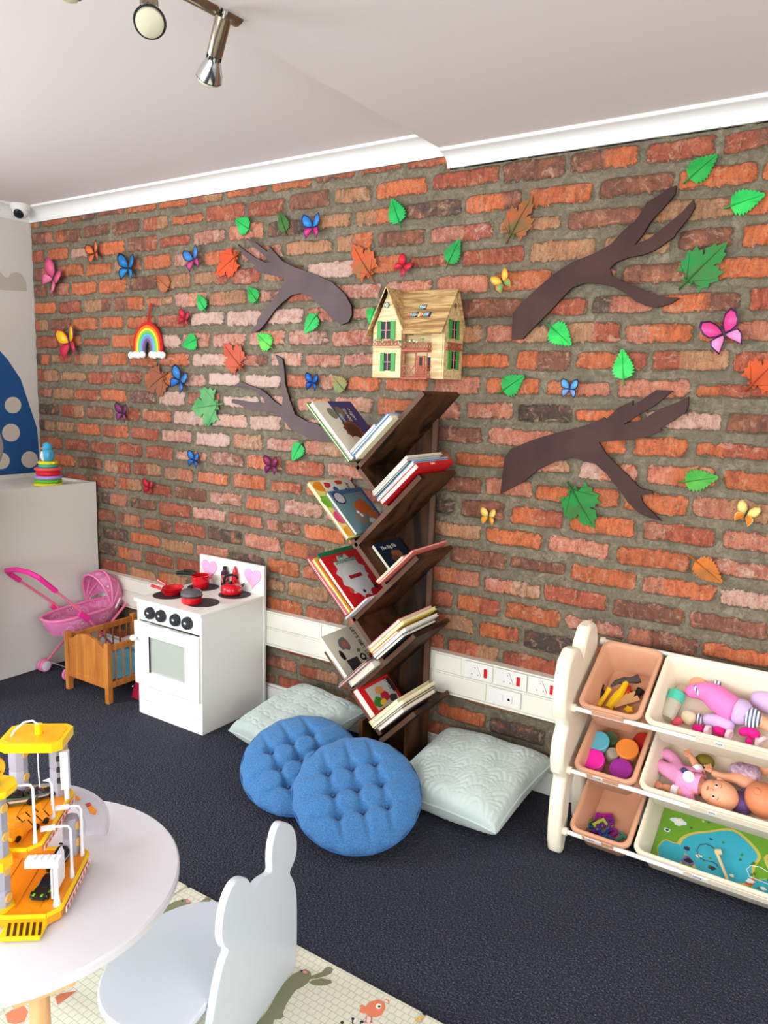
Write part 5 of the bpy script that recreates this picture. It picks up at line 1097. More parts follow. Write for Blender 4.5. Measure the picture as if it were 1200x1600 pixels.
rl = random.Random(4); LET = [('S', (150, 40, 150)), ('A', (170, 30, 140)), ('R', (120, 40, 140)), ('E', (170, 190, 60)), ('K', (40, 130, 150)), ('U', (200, 190, 60)), ('M', (130, 40, 150)), ('X', (40, 100, 170)), ('P', (160, 50, 160)), ('T', (60, 150, 140)), ('Z', (110, 120, 50)), ('N', (90, 50, 150))]
for i, (ch, col) in enumerate(LET):
    a, c = [(275, 1060), (330, 1055), (350, 1090), (295, 1090), (240, 1110), (325, 1110), (270, 1135), (330, 1150), (375, 1150), (400, 1172), (225, 1095), (300, 1130)][i]
    o = Bp(a, c, 2, .008+.005*(i % 4)); q = rl.uniform(-1, 1); u = X*math.cos(q)+BW*math.sin(q); v = BN.cross(u)
    cu = bpy.data.curves.new('l', 'FONT'); cu.body = ch; cu.size = .062; cu.extrude = .003; cu.align_x = 'CENTER'; cu.align_y = 'CENTER'; cu.offset = .0012; cu.resolution_u = 2
    tt = bpy.data.objects.new('l', cu); me = bpy.data.meshes.new_from_object(tt); bpy.data.objects.remove(tt); me.materials.clear(); me.materials.append(K(col, .3))
    me.transform(Matrix(((u.x, v.x, BN.x, 0), (u.y, v.y, BN.y, 0), (u.z, v.z, BN.z, 0), (0, 0, 0, 1))))
    ob = bpy.data.objects.new('magnetic_letter', me); COL.objects.link(ob); ob.location = o
    tag(ob, '%s magnetic letter %s in the pile in the bottom brown bin' % ({150: 'purple', 170: 'bright', 120: 'dark purple', 40: 'teal', 200: 'yellow', 130: 'violet', 160: 'plum', 60: 'sea green', 110: 'olive', 90: 'indigo'}.get(col[0], 'coloured'), ch), 'letter', 'magnetic letters in the bottom brown bin')
# dolls
DSK = mat('doll_skin', (236, 164, 126), .45); DPK = mat('doll_pink', (244, 128, 190), .75, bump=.3, bscale=60); LIL = mat('lilac_cloth', (206, 176, 216), .8, bump=.3, bscale=60)
def stripes(name, c, c2, sc, axis=0):
    m = bpy.data.materials.new(name); m.use_nodes = True; nt = m.node_tree; b = nt.nodes['Principled BSDF']; b.inputs['Roughness'].default_value = .8
    tc = nt.nodes.new('ShaderNodeTexCoord'); w_ = nt.nodes.new('ShaderNodeTexWave'); w_.inputs['Scale'].default_value = sc; w_.bands_direction = 'XYZ'[axis]; nt.links.new(tc.outputs['Object'], w_.inputs['Vector'])
    r = nt.nodes.new('ShaderNodeValToRGB'); r.color_ramp.elements[0].position = .45; r.color_ramp.elements[1].position = .55; r.color_ramp.elements[0].color = lin(c); r.color_ramp.elements[1].color = lin(c2)
    nt.links.new(w_.outputs[0], r.inputs[0]); nt.links.new(r.outputs[0], b.inputs['Base Color']); return m
STR = stripes('navy_white_stripes', (232, 230, 232), (86, 96, 130), 32, 0)
def chain(name, pts, rs, m, par, k): V = [Bp(p[0], p[1], k, p[2]) for p in pts]; return skin(name, V, [(i, i+1) for i in range(len(V)-1)], rs, m, par)
def hand(c, d, par, m=DSK):
    b = MB(); d = d.normalized(); s_ = d.cross(BN).normalized()
    b.ell(c, (.010, .010, .008), m, n=10)
    for q in (-1.5, -.5, .5, 1.5): b.tube([c+s_*q*.004+d*.004, c+s_*q*.0055+d*.015, c+s_*q*.006+d*.020-BN*.003], [.0035, .003, .0025], m, n=6)
    b.tube([c-s_*.007, c-s_*.013+d*.008], [.0035, .003], m, n=6); return b.build('hand', par)
# dressed doll lying face down in the top bin
t = thing('doll', 'doll in pink top and striped lilac skirt lying face down in top cream bin', 'doll', Bp(930, 430, 0, .0))
A_ = [(745, 378, .035), (800, 372, .045), (880, 380, .05), (935, 425, .05), (1000, 460, .05), (1060, 490, .05), (1120, 515, .045), (1200, 560, .04), (1260, 600, .035)]
chain('body', A_+[], [.012, .014, .026, .036, .036, .034, .022, .018, .016], DSK, t, 0)
hand(Bp(712, 385, 0, .035), Bp(690, 392, 0, .03)-Bp(712, 385, 0, .035), t)
chain('pink_top', [(752, 380, .036), (805, 375, .045), (870, 375, .048), (920, 410, .05), (975, 450, .05), (1010, 475, .05), (1030, 482, .05)], [.020, .024, .034, .044, .043, .042, .040], DPK, t, 0)
chain('striped_cuff', [(800, 385, .047), (835, 372, .050)], [.026, .028], STR, t, 0)
chain('lilac_trousers', [(1005, 470, .052), (1060, 490, .05), (1110, 512, .046)], [.042, .044, .034], LIL, t, 0)
chain('striped_hem', [(1060, 525, .048), (1110, 520, .05), (1165, 510, .046)], [.030, .034, .028], STR, t, 0)
chain('collar', [(905, 335, .055), (950, 345, .055)], [.012, .012], STR, t, 0)
b = MB(); b.ell(Bp(830, 345, 0, .02), (.03, .03, .03), DSK, n=20); b.build('head', t)
t = thing('doll_trousers', 'lilac doll trousers with striped cuff and beige hem in front of the doll', 'doll clothes', Bp(850, 540, 0, 0))
chain('trouser_leg', [(845, 530, .02), (900, 530, .022), (960, 550, .024), (1020, 585, .024)], [.020, .022, .024, .024], LIL, t, 0)
chain('striped_cuff', [(812, 525, .02), (850, 528, .021)], [.0215, .022], STR, t, 0); chain('beige_hem', [(735, 500, .02), (770, 510, .02), (810, 545, .018)], [.018, .024, .026], mat('beige_cloth', (226, 206, 170), .85, bump=.4, bscale=60), t, 0)
t = thing('doll_dress', 'lilac doll dress crumpled at the right of the top cream bin', 'doll clothes', Bp(1150, 420, 0, .0)); chain('dress_cloth', [(1100, 415, .03), (1160, 425, .035), (1230, 450, .035), (1300, 470, .03)], [.020, .032, .036, .03], LIL, t, 0)
t = thing('doll_bottle', 'doll milk bottle with green cap in top cream bin', 'baby bottle', Bp(670, 480, 0, 0)); p0, p1 = Bp(655, 520, 0, .016), Bp(692, 440, 0, .03); d = (p1-p0).normalized()
b = MB(); b.lathe([(0, -.004), (.022, -.002), (.025, .006), (.025, .058), (.022, .066), (.020, .072)], p0, mat('milk_bottle', (210, 204, 180), .2, trans=.25), axis=d, n=24); b.build('bottle', t)
b = MB(); b.lathe([(.026, .060), (.027, .064), (.026, .090), (.018, .098), (0, .100)], p0, K((80, 190, 160), .3), axis=d, n=24); b.build('cap', t)
HP = K((232, 26, 136), .8)
for i, (P, e_) in enumerate((([(790, 575, .014), (830, 580, .02), (862, 588, .024)], (868, 590)), ([(900, 580, .02), (940, 590, .022), (975, 605, .024)], (985, 608)), ([(1040, 600, .02), (1080, 590, .03), (1125, 600, .028), (1150, 630, .022)], (1150, 645)), ([(1075, 640, .014), (1120, 650, .012)], (1125, 655)))):
    t = thing('doll_sock', ['hot pink doll sock with white cuff, leftmost at the front of top bin', 'hot pink doll sock with pale cuff, second from the left in top bin', 'hot pink doll sock with rolled cuff, largest one at the right of top bin', 'hot pink doll sock lying flat under the largest one'][i], 'doll sock', Bp(P[0][0], P[0][1], 0, 0), 0, 'hot pink doll socks')
    chain('sock', P, [.013, .015, .016, .017][:len(P)], HP, t, 0); b = MB(); d = (Bp(*P[-1][:2], 0, P[-1][2])-Bp(*P[-2][:2], 0, P[-2][2])).normalized(); b.lathe([(.012, .004), (.018, .004), (.018, .014), (.012, .015), (.011, .006)], Bp(*P[-1][:2], 0, P[-1][2]), K((244, 214, 220), .8), axis=d, n=18); b.build('cuff', t)
t = thing('doll_bib', 'small red and white doll bib at the front left of top cream bin', 'doll clothes', Bp(710, 545, 0, 0)); chain('bib_cloth', [(680, 548, .008), (715, 535, .012), (745, 530, .016)], [.010, .015, .010], K((226, 90, 110), .8), t, 0)
# baby doll in the pink suit
t = thing('doll', 'bald baby doll in pink suit lying on its back in middle cream bin', 'doll', Bp(780, 850, 1, 0)); k = 1; H_ = .03
V = [(785, 860, .045), (700, 830, .045), (640, 800, .04), (600, 745, .04), (572, 705, .045), (715, 790, .04), (690, 730, .035), (620, 700, .035), (845, 880, .05), (830, 810, .05), (805, 760, .05), (785, 725, .055), (800, 925, .04), (720, 915, .035), (650, 890, .03), (630, 885, .03), (880, 905, .05), (930, 930, .05)]
E_ = [(0, 1), (1, 2), (2, 3), (3, 4), (1, 5), (5, 6), (6, 7), (0, 8), (8, 9), (9, 10), (10, 11), (8, 12), (12, 13), (13, 14), (14, 15), (8, 16)]
skin('body', [Bp(*p[:2], k, p[2]) for p in V[:17]], E_, [.028, .022, .016, .012, .011, .018, .014, .012, .024, .014, .012, .010, .016, .014, .011, .010, .016], DSK, t)
V2 = [0, 1, 2, 3, 5, 6, 7, 8, 9, 12, 13]; idx = {a: i for i, a in enumerate(V2)}
skin('pink_suit', [Bp(*V[a][:2], k, V[a][2]) for a in V2], [(idx[a], idx[c]) for a, c in E_ if a in idx and c in idx], [.036, .030, .024, .019, .025, .022, .019, .033, .022, .026, .021], mat('doll_suit', (240, 156, 200), .8, bump=.3, bscale=70), t)
for a, c in ((9, 10), (13, 14)):
    p, q = Bp(*V[a][:2], k, V[a][2]), Bp(*V[c][:2], k, V[c][2]); b = MB(); b.tube([p, p+(q-p)*.45], .0175, K((240, 232, 240), .8), n=12); b.build('cuff', t)
hc = Bp(935, 930, k, .055); ax = (Bp(885, 885, k, .055)-hc).normalized()
b = MB(); up_ = BN; n0 = (Vector((-.55, -.35, .75))).normalized(); s_ = n0.cross(Vector((.6, -.5, .2))).normalized(); u_ = s_.cross(n0)
top = (Bp(1010, 960, k, .055)-Bp(860, 905, k, .055)).normalized()      # chin to crown
fwd = (CAM-hc).normalized()*.6+Vector((-.25, -.1, .2)); fwd = (fwd-top*fwd.dot(top)).normalized(); sd = top.cross(fwd)
R = Matrix((sd, fwd, top)).transposed()
b.ell(hc+top*.008, (.044, .046, .048), DSK, R, 28); b.ell(hc-top*.022+fwd*.010, (.034, .034, .026), DSK, R, 24); hd = b.build('head', t, sub=1)
def face(hc, sd, fwd, top, par):
    b = MB()
    for sg in (-1, 1):
        b.ell(hc+sd*sg*.017+fwd*.0405-top*.004, (.0065, .004, .0045), K((236, 232, 230), .2), Matrix((sd, fwd, top)).transposed(), 12)
        b.ell(hc+sd*sg*.017+fwd*.0435-top*.004, (.0035, .002, .0038), K((60, 34, 24), .1), Matrix((sd, fwd, top)).transposed(), 10)
        b.tube([hc+sd*sg*.010+fwd*.043+top*.007, hc+sd*sg*.017+fwd*.042+top*.010, hc+sd*sg*.024+fwd*.038+top*.007], .0008, K((130, 80, 60), .6), n=5)
        b.ell(hc+sd*sg*.043-top*.006, (.005, .008, .011), DSK, Matrix((sd, fwd, top)).transposed(), 10)
    b.ell(hc+fwd*.046-top*.013, (.005, .005, .004), DSK, None, 10); b.ell(hc+fwd*.042-top*.025, (.008, .003, .003), K((206, 76, 90), .3), Matrix((sd, fwd, top)).transposed(), 10); b.build('face', par)
face(hc, sd, fwd, top, hd)
hand(Bp(781, 722, k, .055), Bp(770, 700, k, .06)-Bp(781, 722, k, .055), t); hand(Bp(625, 885, k, .03), Bp(600, 870, k, .03)-Bp(625, 885, k, .03), t)
b = MB(); o = Bp(770, 825, k, .088); R2_ = (CAM-o).normalized()
b.lathe([(.017, -.002), (.016, .001), (0, .003)], Bp(775, 835, k, .083), K((246, 236, 214), .8), axis=R2_, n=16); b.lathe([(.010, -.002), (.009, .001), (0, .002)], Bp(752, 803, k, .083), K((54, 60, 104), .8), axis=R2_, n=10)
b.build('badge', t)
# second baby doll, cut by the photo's edge
t = thing('doll', 'bald baby doll in purple dress at the right end of middle cream bin', 'doll', Bp(1100, 900, 1, 0))
V = [(1080, 850, .04), (1010, 840, .045), (950, 835, .05), (895, 810, .055), (1120, 900, .045), (1180, 800, .03), (1260, 780, .03), (1150, 780, .03)]
skin('body', [Bp(*p[:2], k, p[2]) for p in V], [(0, 1), (1, 2), (2, 3), (0, 4), (0, 7), (7, 5), (5, 6)], [.028, .016, .013, .011, .018, .02, .018, .018], DSK, t)
chain('floral_sleeve', [(980, 800, .03), (1040, 810, .035), (1100, 830, .035), (1170, 850, .035)], [.02, .034, .040, .036], mat('floral_grey', (206, 176, 186), .85, c2=(160, 120, 150), nscale=90), t, k)
chain('purple_dress', [(1010, 930, .02), (1040, 970, .022), (1080, 1010, .02), (1120, 900, .03)], [.03, .036, .03, .024], K((112, 84, 142), .85), t, k)
hand(Bp(888, 800, k, .055), Bp(875, 770, k, .058)-Bp(888, 800, k, .055), t)
hc = Bp(1175, 960, k, .055); top = (Bp(1230, 1010, k, .055)-Bp(1130, 900, k, .055)).normalized(); fwd = Vector((.6, .3, .5)); fwd = (fwd-top*fwd.dot(top)).normalized(); sd = top.cross(fwd); R = Matrix((sd, fwd, top)).transposed()
b = MB(); b.ell(hc, (.050, .050, .054), mat('doll_skin_tan', (214, 132, 92), .45), R, 28); hd = b.build('head', t, sub=1); b = MB(); b.ell(hc-sd*.048-top*.006, (.006, .010, .013), MATS['doll_skin_tan'], R, 12); b.ell(hc+sd*.048-top*.006, (.006, .010, .013), MATS['doll_skin_tan'], R, 12); b.build('ear', hd)
t = thing('toy_tambourine', 'olive green cloth ball half hidden behind the dolls in middle bin', 'toy', Bp(850, 760, 1, 0)); b = MB(); b.ell(Bp(860, 755, 1, .025), (.03, .03, .022), K((128, 116, 36), .8), n=16); b.build('cloth_ball', t)
# pond game board in the bottom bin: a printed card
k = 2; yf, zf = ROW[k]; c0 = Vector((3.563, yf, zf)); fl = -DB+.009
def gb(u, v, h=0): return c0+X*(.035+u*.54)+BW*(.036+v*.219)+BN*(fl+h)
t = thing('pond_game_board', 'fishing game board with blue ponds and green banks lying in bottom cream bin', 'game board', gb(.5, .5))
GN, BLU, SND, DKG = K((112, 160, 52), .3), K((64, 170, 190), .3), K((206, 186, 90), .3), K((72, 112, 40), .3)
b = MB(); 
def flat(P, h, m, th=.0007): 
    Q = [gb(p[0], p[1], h) for p in P]; kk = len(Q); b.pts(Q+[q-BN*th for q in Q], [tuple(range(kk))]+[(i, (i+1) % kk, kk+(i+1) % kk, kk+i) for i in range(kk)], m)
flat([(0, 0), (1, 0), (1, 1), (0, 1)], .003, GN, .003); bd = b.build('card', t)
b = MB()
def blob(cu, cv, ru, rv, seed, h, m, s=1):
    rr = random.Random(seed); ph = [rr.uniform(0, 6) for _ in range(3)]
    flat([(min(.995, max(.005, cu+ru*s*math.cos(q)*(1+.10*math.sin(3*q+ph[0])+.06*math.sin(5*q+ph[1])))), min(.99, max(.01, cv+rv*s*math.sin(q)*(1+.12*math.sin(4*q+ph[2]))))) for q in [2*pi*i/40 for i in range(40)]], h, m)
for i, (cu, cv, ru, rv) in enumerate(((.36, .45, .19, .40), (.10, .24, .07, .20), (.78, .58, .17, .36), (.60, .2, .06, .12))):
    blob(cu, cv, ru, rv, i, .0036+i*.0001, SND, 1.10); blob(cu, cv, ru, rv, i, .0046+i*.0001, BLU)
rr = random.Random(8)
for i in range(26):
    u_, v_ = rr.uniform(.05, .95), rr.uniform(.05, .95); flat([(u_+.008*math.cos(q), v_+.02*math.sin(q)) for q in [2*pi*j/8 for j in range(8)]], .0058, rr.choice([DKG, K((70, 140, 60)), K((190, 200, 90))]))
b.build('printed_ponds', bd)
for i, (a, c, col, s_) in enumerate(((765, 1225, (60, 90, 150), .02), (830, 1265, (226, 190, 60), .018), (775, 1290, (130, 110, 160), .024), (720, 1080, (220, 226, 230), .022), (895, 1175, (220, 130, 110), .010), (1005, 1370, (60, 70, 120), .014), (660, 1125, (210, 226, 230), .010), (1105, 1400, (220, 80, 60), .022), (900, 1330, (50, 130, 190), .02), (1175, 1440, (180, 200, 210), .016))):
    p = Bp(a, c, 2, .002); q0 = i*1.3; P = [(s_*(1 if j % 3 else .6)*math.cos(2*pi*j/12+q0)*1.2, s_*.7*(1 if j % 4 else .7)*math.sin(2*pi*j/12+q0)) for j in range(12)]
    b = MB(); b.prism([(v[0], v[1]) for v in P], p+BN*.0045, X, BW, .0008, K(col, .3)); b.prism([(v[0]*.5, v[1]*.5) for v in P], p+BN*.0054, X, BW, .0006, K((240, 236, 220) if i % 2 else (60, 50, 70), .3)); b.build('printed_sea_animal', bd)
t = thing('toy_fishing_rod', 'wooden toy fishing rod with dark string on the game board', 'toy', Bp(950, 1300, 2, .0)); WD = K((226, 190, 140), .5)
b = MB(); b.tube([Bp(925, 1240, 2, .026), Bp(985, 1390, 2, .018)], .0045, WD, n=10); b.build('stick', t)
b = MB(); b.tube([Bp(915, 1238, 2, .028), Bp(950, 1238, 2, .028)], .009, WD, n=12); b.build('reel', t)
b = MB(); b.tube([Bp(*p, 2, .012) for p in ((925, 1240), (905, 1215), (870, 1195), (835, 1200), (818, 1230), (830, 1265), (860, 1285), (900, 1290), (925, 1305), (930, 1320))], .0011, K((80, 40, 60), .6), n=5); b.build('string', t)
t = thing('toy_fishing_rod', 'white string of a second fishing rod at the right of the game board', 'toy', Bp(1150, 1350, 2, .0))
b = MB(); b.tube([Bp(*p, 2, .02) for p in ((1200, 1345), (1160, 1320), (1110, 1310), (1085, 1330), (1100, 1370), (1150, 1390), (1200, 1410), (1260, 1425))], .0011, K((236, 232, 220), .6), n=5); b.build('string', t)
b = MB(); b.tube([Bp(1260, 1425, 2, .02), Bp(1330, 1380, 2, .02)], .0045, WD, n=10); b.build('stick', t)
# ---------------------------------------------------------------- play mat with printed animals
def mat_mat():
    m = bpy.data.materials.new('play_mat_foam'); m.use_nodes = True; nt = m.node_tree; b = nt.nodes['Principled BSDF']; b.inputs['Roughness'].default_value = .45
    b.inputs['Base Color'].default_value = lin((228, 226, 206))
    tc = nt.nodes.new('ShaderNodeTexCoord'); br = nt.nodes.new('ShaderNodeTexBrick'); br.inputs['Scale'].default_value = 26; br.inputs['Mortar Size'].default_value = .03; br.inputs['Row Height'].default_value = .5; br.inputs['Brick Width'].default_value = .5
    nt.links.new(tc.outputs['Object'], br.inputs['Vector']); bp = nt.nodes.new('ShaderNodeBump'); bp.inputs['Strength'].default_value = .5; bp.inputs['Distance'].default_value = .003; bp.invert = True
    nt.links.new(br.outputs['Fac'], bp.inputs['Height']); nt.links.new(bp.outputs[0], b.inputs['Normal'])
    mx = nt.nodes.new('ShaderNodeMix'); mx.data_type = 'RGBA'; nt.links.new(br.outputs['Fac'], mx.inputs[0]); mx.inputs[6].default_value = lin((222, 220, 200)); mx.inputs[7].default_value = lin((192, 192, 170)); nt.links.new(mx.outputs[2], b.inputs['Base Color']); return m
PM = mat_mat(); MT = .012; f0, f1 = at(297, 1383, z=MT).x, at(661, 1585, z=MT).x
t = thing('play_mat', 'cream foldable foam play mat printed with rabbits and birds', 'play mat', (f0, -2.2, 0)); pw = f1-f0
for i in range(-1, 3):
    b = MB(); b.b2((f0+pw*i+.004, -3.1, 0), (f0+pw*(i+1)-.004, -1.172, MT), PM); b.build('mat_panel', t, bev=.004, label=None)
for i in range(0, 3):
    b = MB(); b.b2((f0+pw*i-.006, -3.1, 0.001), (f0+pw*i+.006, -1.176, MT-.003), PM); b.build('fold_strip', t)
OLV, ORA, DKI, PNK = K((128, 130, 100), .45), K((226, 130, 96), .45), K((46, 46, 50), .5), K((216, 150, 140), .5)
def pr(P, m, ox, oy, s, h=.0006):
    Q = [at(ox+p[0]/s, oy+p[1]/s, z=MT+h) for p in P]; k = len(Q); b.pts(Q+[q-Z*.0005 for q in Q], [tuple(range(k))]+[(i, (i+1) % k, k+(i+1) % k, k+i) for i in range(k)], m)
def el(c, rx, ry, a, m, ox, oy, s, h=.0010): pr([(c[0]+rx*math.cos(q)*math.cos(a)-ry*math.sin(q)*math.sin(a), c[1]+rx*math.cos(q)*math.sin(a)+ry*math.sin(q)*math.cos(a)) for q in [2*pi*i/16 for i in range(16)]], m, ox, oy, s, h)
Q3 = (300, 1250, 2.4); Q7 = (0, 1200, 2.5)
b = MB(); pr([(405, 640), (425, 634), (445, 645), (448, 665), (435, 685), (415, 700), (390, 712), (372, 735), (352, 770), (340, 800), (345, 812), (330, 822), (310, 822), (300, 850), (250, 880), (180, 930), (150, 900), (230, 850), (275, 800), (300, 760), (320, 720), (345, 685), (375, 655)], OLV, *Q3)
pr([(440, 662), (460, 655), (485, 645), (505, 626), (520, 624), (530, 634), (522, 650), (500, 660), (470, 668), (445, 672)], OLV, *Q3)
pr([(438, 682), (455, 674), (485, 668), (520, 675), (525, 685), (505, 694), (475, 696), (450, 692)], OLV, *Q3)
el((424, 645), 9, 5, .3, PNK, *Q3); el((411, 640), 4, 3, 0, DKI, *Q3, .0013); b.build('printed_rabbit', t); b = MB()
pr([(712, 513), (735, 512), (745, 525), (735, 545), (700, 555), (660, 585), (620, 620), (580, 650), (520, 690), (485, 716), (480, 700), (520, 670), (570, 625), (620, 575), (650, 540), (680, 522)], OLV, *Q7)
pr([(735, 535), (775, 528), (805, 505), (820, 505), (824, 515), (800, 532), (760, 545), (738, 547)], OLV, *Q7)
pr([(730, 548), (770, 543), (805, 545), (808, 553), (780, 560), (745, 557)], OLV, *Q7)
el((735, 520), 9, 6, .2, PNK, *Q7); el((712, 518), 4, 3, 0, DKI, *Q7, .0013); b.build('printed_rabbit', t); b = MB()
pr([(650, 775), (670, 755), (700, 748), (722, 758), (726, 780), (712, 805), (690, 815), (665, 812), (652, 800), (634, 797), (626, 790), (634, 778), (628, 770), (640, 768)], ORA, *Q3)
el((700, 773), 11, 10, 0, K((240, 236, 226), .5), *Q3); el((702, 774), 5, 4, 0, DKI, *Q3, .0014)
pr([(720, 752), (728, 745), (738, 750), (741, 760), (735, 766), (736, 754), (728, 749)], ORA, *Q3)
for x in (652, 672): pr([(x, 810), (x+4, 810), (x+2, 832), (x+8, 836), (x-6, 834), (x-2, 828)], K((206, 90, 110), .5), *Q3)
b.build('printed_bird', t); b = MB()
for c, r in (((563, 834), 7), ((603, 820), 6), ((637, 832), 7), ((590, 858), 6), ((620, 862), 6)): el(c, r, r*.8, 0, DKI, *Q3)
for P in ([(603, 820), (600, 835), (612, 850)], [(637, 832), (630, 842), (620, 848)]): b.tube([at(Q3[0]+p[0]/Q3[2], Q3[1]+p[1]/Q3[2], z=MT+.0006) for p in P], .0012, DKI, n=4)
b.build('printed_twig', t); b = MB(); pr([(835, 825), (850, 815), (868, 808), (872, 812), (856, 822), (840, 830)], K((226, 180, 70), .5), *Q3)
b.build('printed_beak', t); b = MB(); pr([(70, 930), (90, 925), (110, 950), (95, 990), (60, 1000), (30, 995), (20, 960), (40, 950)], ORA, *Q7)
b.build('printed_fox', t); b = MB(); pr([(215, 895), (240, 880), (300, 870), (260, 900), (225, 925)], K((206, 120, 90), .5), *Q7)
b.build('printed_leaf', t)

# ---------------------------------------------------------------- round table
TC, TR_, TH = Vector((2.69, -1.806, 0)), .327, .46
t = thing('round_table', 'low round white childrens table with pale wooden legs', 'table', TC); TW = mat('table_white', (212, 210, 214), .3)
b = MB(); b.lathe([(0, TH-.022), (TR_-.006, TH-.022), (TR_, TH-.018), (TR_, TH-.004), (TR_-.004, TH), (0, TH)], TC, TW, n=96); b.build('tabletop', t)
BEE = plank_mat('beech', (222, 176, 124), (204, 152, 98), 2, 20)
q = at(62, 1590, z=.33); ql = Vector((q.x, q.y, 0))
legs = [ql+Vector((0, 0, 0)), Vector((2.50, -1.93, 0)), Vector((2.53, -1.665, 0))]
for lp in legs:
    b = MB(); out = (lp-TC); out.z = 0; out.normalize(); b.cyl(lp+Z*(TH-.023), lp+out*.03+Z*.012, .0185, BEE, r1=.015, n=20); b.build('leg', t)
for lp in legs:
    b = MB(); d = (lp-TC).normalized(); R = Matrix((d, Vector((-d.y, d.x, 0)), Z)).transposed(); b.box(lp*.97+TC*.03+Z*(TH-.03), (.15, .10, .016), BEE, R); b.build('leg_plate', t)

# ---------------------------------------------------------------- rabbit chair
A = Vector((2.98, -1.30, .448)); cn = Vector((.976, .215, 0)); cu_ = Vector((-.215, .976, 0)); TK = .018
t = thing('rabbit_chair', 'small white childrens chair with rabbit shaped back facing the round table', 'chair', (2.92, -1.5, 0)); CHW = mat('chair_white', (212, 220, 228), .3)
OUT = [(440, 1284), (449, 1285), (457, 1290), (462, 1300), (464.5, 1315), (464, 1332), (460, 1348), (452, 1364), (458, 1372), (463, 1388), (464.5, 1410), (464.5, 1470), (463, 1505), (458, 1528)]
OUT2 = [(318, 1680), (328, 1620), (334, 1580), (341, 1540), (349, 1505), (358, 1484), (351, 1482), (346, 1470), (346, 1450), (349, 1425), (356, 1400), (366, 1380), (377, 1371), (386, 1371), (392, 1380), (395, 1392), (399, 1385), (408, 1374), (420, 1367), (425, 1362), (424, 1345), (425, 1325), (429, 1305), (434, 1291)]
def cpt(p): q = atp(p, A, cn)-A; return (q.dot(cu_), q.z+A.z)
P = [cpt(p) for p in OUT]; P = [(a, max(c, MT)) for a, c in P]
s0 = P[-1][0]; s1 = cpt(OUT2[1])[0]
P += [(s0-.004, MT), (s1-.10, MT), (s1-.12, MT+.03)]
P += [cpt(p) for p in OUT2[1:]]
# smooth the outline (Chaikin)
for _ in range(2):
    Q = []
    for i in range(len(P)):
        a, c = P[i], P[(i+1) % len(P)]; Q += [(a[0]*.75+c[0]*.25, a[1]*.75+c[1]*.25), (a[0]*.25+c[0]*.75, a[1]*.25+c[1]*.75)]
    P = Q
b = MB(); b.prism(P, Vector((A.x, A.y, 0))-cn*TK, cu_, Z, TK, CHW); b.build('rabbit_backrest', t, bev=.0025)
sz = .20; mid = (s0+s1)/2-.045; sc_ = Vector((A.x, A.y, 0))+cu_*mid-cn*TK
P = [(-.002, -.22), (-.002, .15)]+[(-.10-.180*math.sin(q)**.8, -.035+.205*math.cos(q)) for q in [pi*i/20 for i in range(0, 21)]]
b = MB(); b.prism([(c, -a) for a, c in P], sc_+Z*(sz-.018), cu_, -cn, .018, CHW); b.build('seat', t, bev=.004)
b = MB(); b.box(sc_-cn*.20+Z*(sz/2+MT/2-.01), (.018, .20, sz-MT-.018), CHW, Matrix((cn, cu_, Z)).transposed()); b.build('front_leg_panel', t, bev=.003)
b = MB(); b.box(sc_-cn*.1+Z*(sz-.05), (.20, .018, .05), CHW, Matrix((cn, cu_, Z)).transposed()); b.build('stretcher', t, bev=.003)

# ---------------------------------------------------------------- toy garage
GO = Vector((2.882, -1.836, TH)); g1 = Vector((-.62, .785, 0)).normalized(); g2 = Vector((-g1.y, g1.x, 0))
def G(s, w_, z): return GO+g1*s+g2*w_+Z*(z-TH)
GR_ = Matrix((g1, g2, Z)).transposed()
ORG, YLW, GGR, GWH = K((246, 150, 24), .3), K((250, 200, 10), .3), mat('garage_grey', (160, 160, 172), .4), K((236, 238, 242), .3)
t = thing('toy_garage', 'orange and yellow toy car park with grey towers on the round table', 'toy garage', G(.12, .12, TH))
def deck(name, s0, s1, w0, w1, z, th, m, m2):
    b = MB(); c = .02; P = [(s0+c, w0), (s1-c, w0), (s1, w0+c), (s1, w1), (s0, w1), (s0, w0+c)]
    o = GO-Z*TH+Z*(z-th)
    b.prism(P, o, g1, g2, th, m2); k = len(P)
    # raised kerb
    for i in range(k):
        a, c_ = P[i], P[(i+1) % k]; b.tube([o+g1*a[0]+g2*a[1]+Z*th, o+g1*c_[0]+g2*c_[1]+Z*th], .0045, m, n=6)
    for i in range(4):
        w_ = w0+.04+i*.045; b.box(o+g1*(s0+s1)/2+g2*w_+Z*(th+.0004), (s1-s0-.05, .0015, .001), K((206, 116, 14), .4), GR_)
    return b.build(name, t, bev=.001)
dl = deck('lower_deck', 0, .215, 0, .235, .484, .020, YLW, ORG); du = deck('upper_deck', .055, .285, .05, .25, .585, .018, YLW, ORG)
b = MB()   # sticker strips on the long edges
b.box(G(.11, -.0062, .474), (.16, .001, .012), K((236, 228, 226)), GR_)
for i in range(9): b.box(G(.04+i*.017, -.0069, .474), (.009, .0006, .008), K((206, 60, 50)), GR_)
b.build('edge_sticker', dl); b = MB(); b.box(G(.165, .0435, .577), (.19, .001, .011), K((240, 200, 180)), GR_)
for i in range(9): b.box(G(.08+i*.020, .0428, .577), (.010, .0006, .007), K((206, 70, 50)), GR_)
b.build('edge_sticker', du)
b = MB(); b.box(G(-.015, .056, TH+.007), (.05, .075, .008), YLW, GR_); rp = b.build('entry_ramp', t, bev=.002)
b = MB()
for i in range(6):
    o = G(-.035, .024+i*.0112, TH+.0112); b.prism([(0, 0), (.038, .010), (.038, .0045), (0, -.0055)], o, g1, g2, .0006, K((60, 40, 20)))
b.build('hazard_stripes', rp)
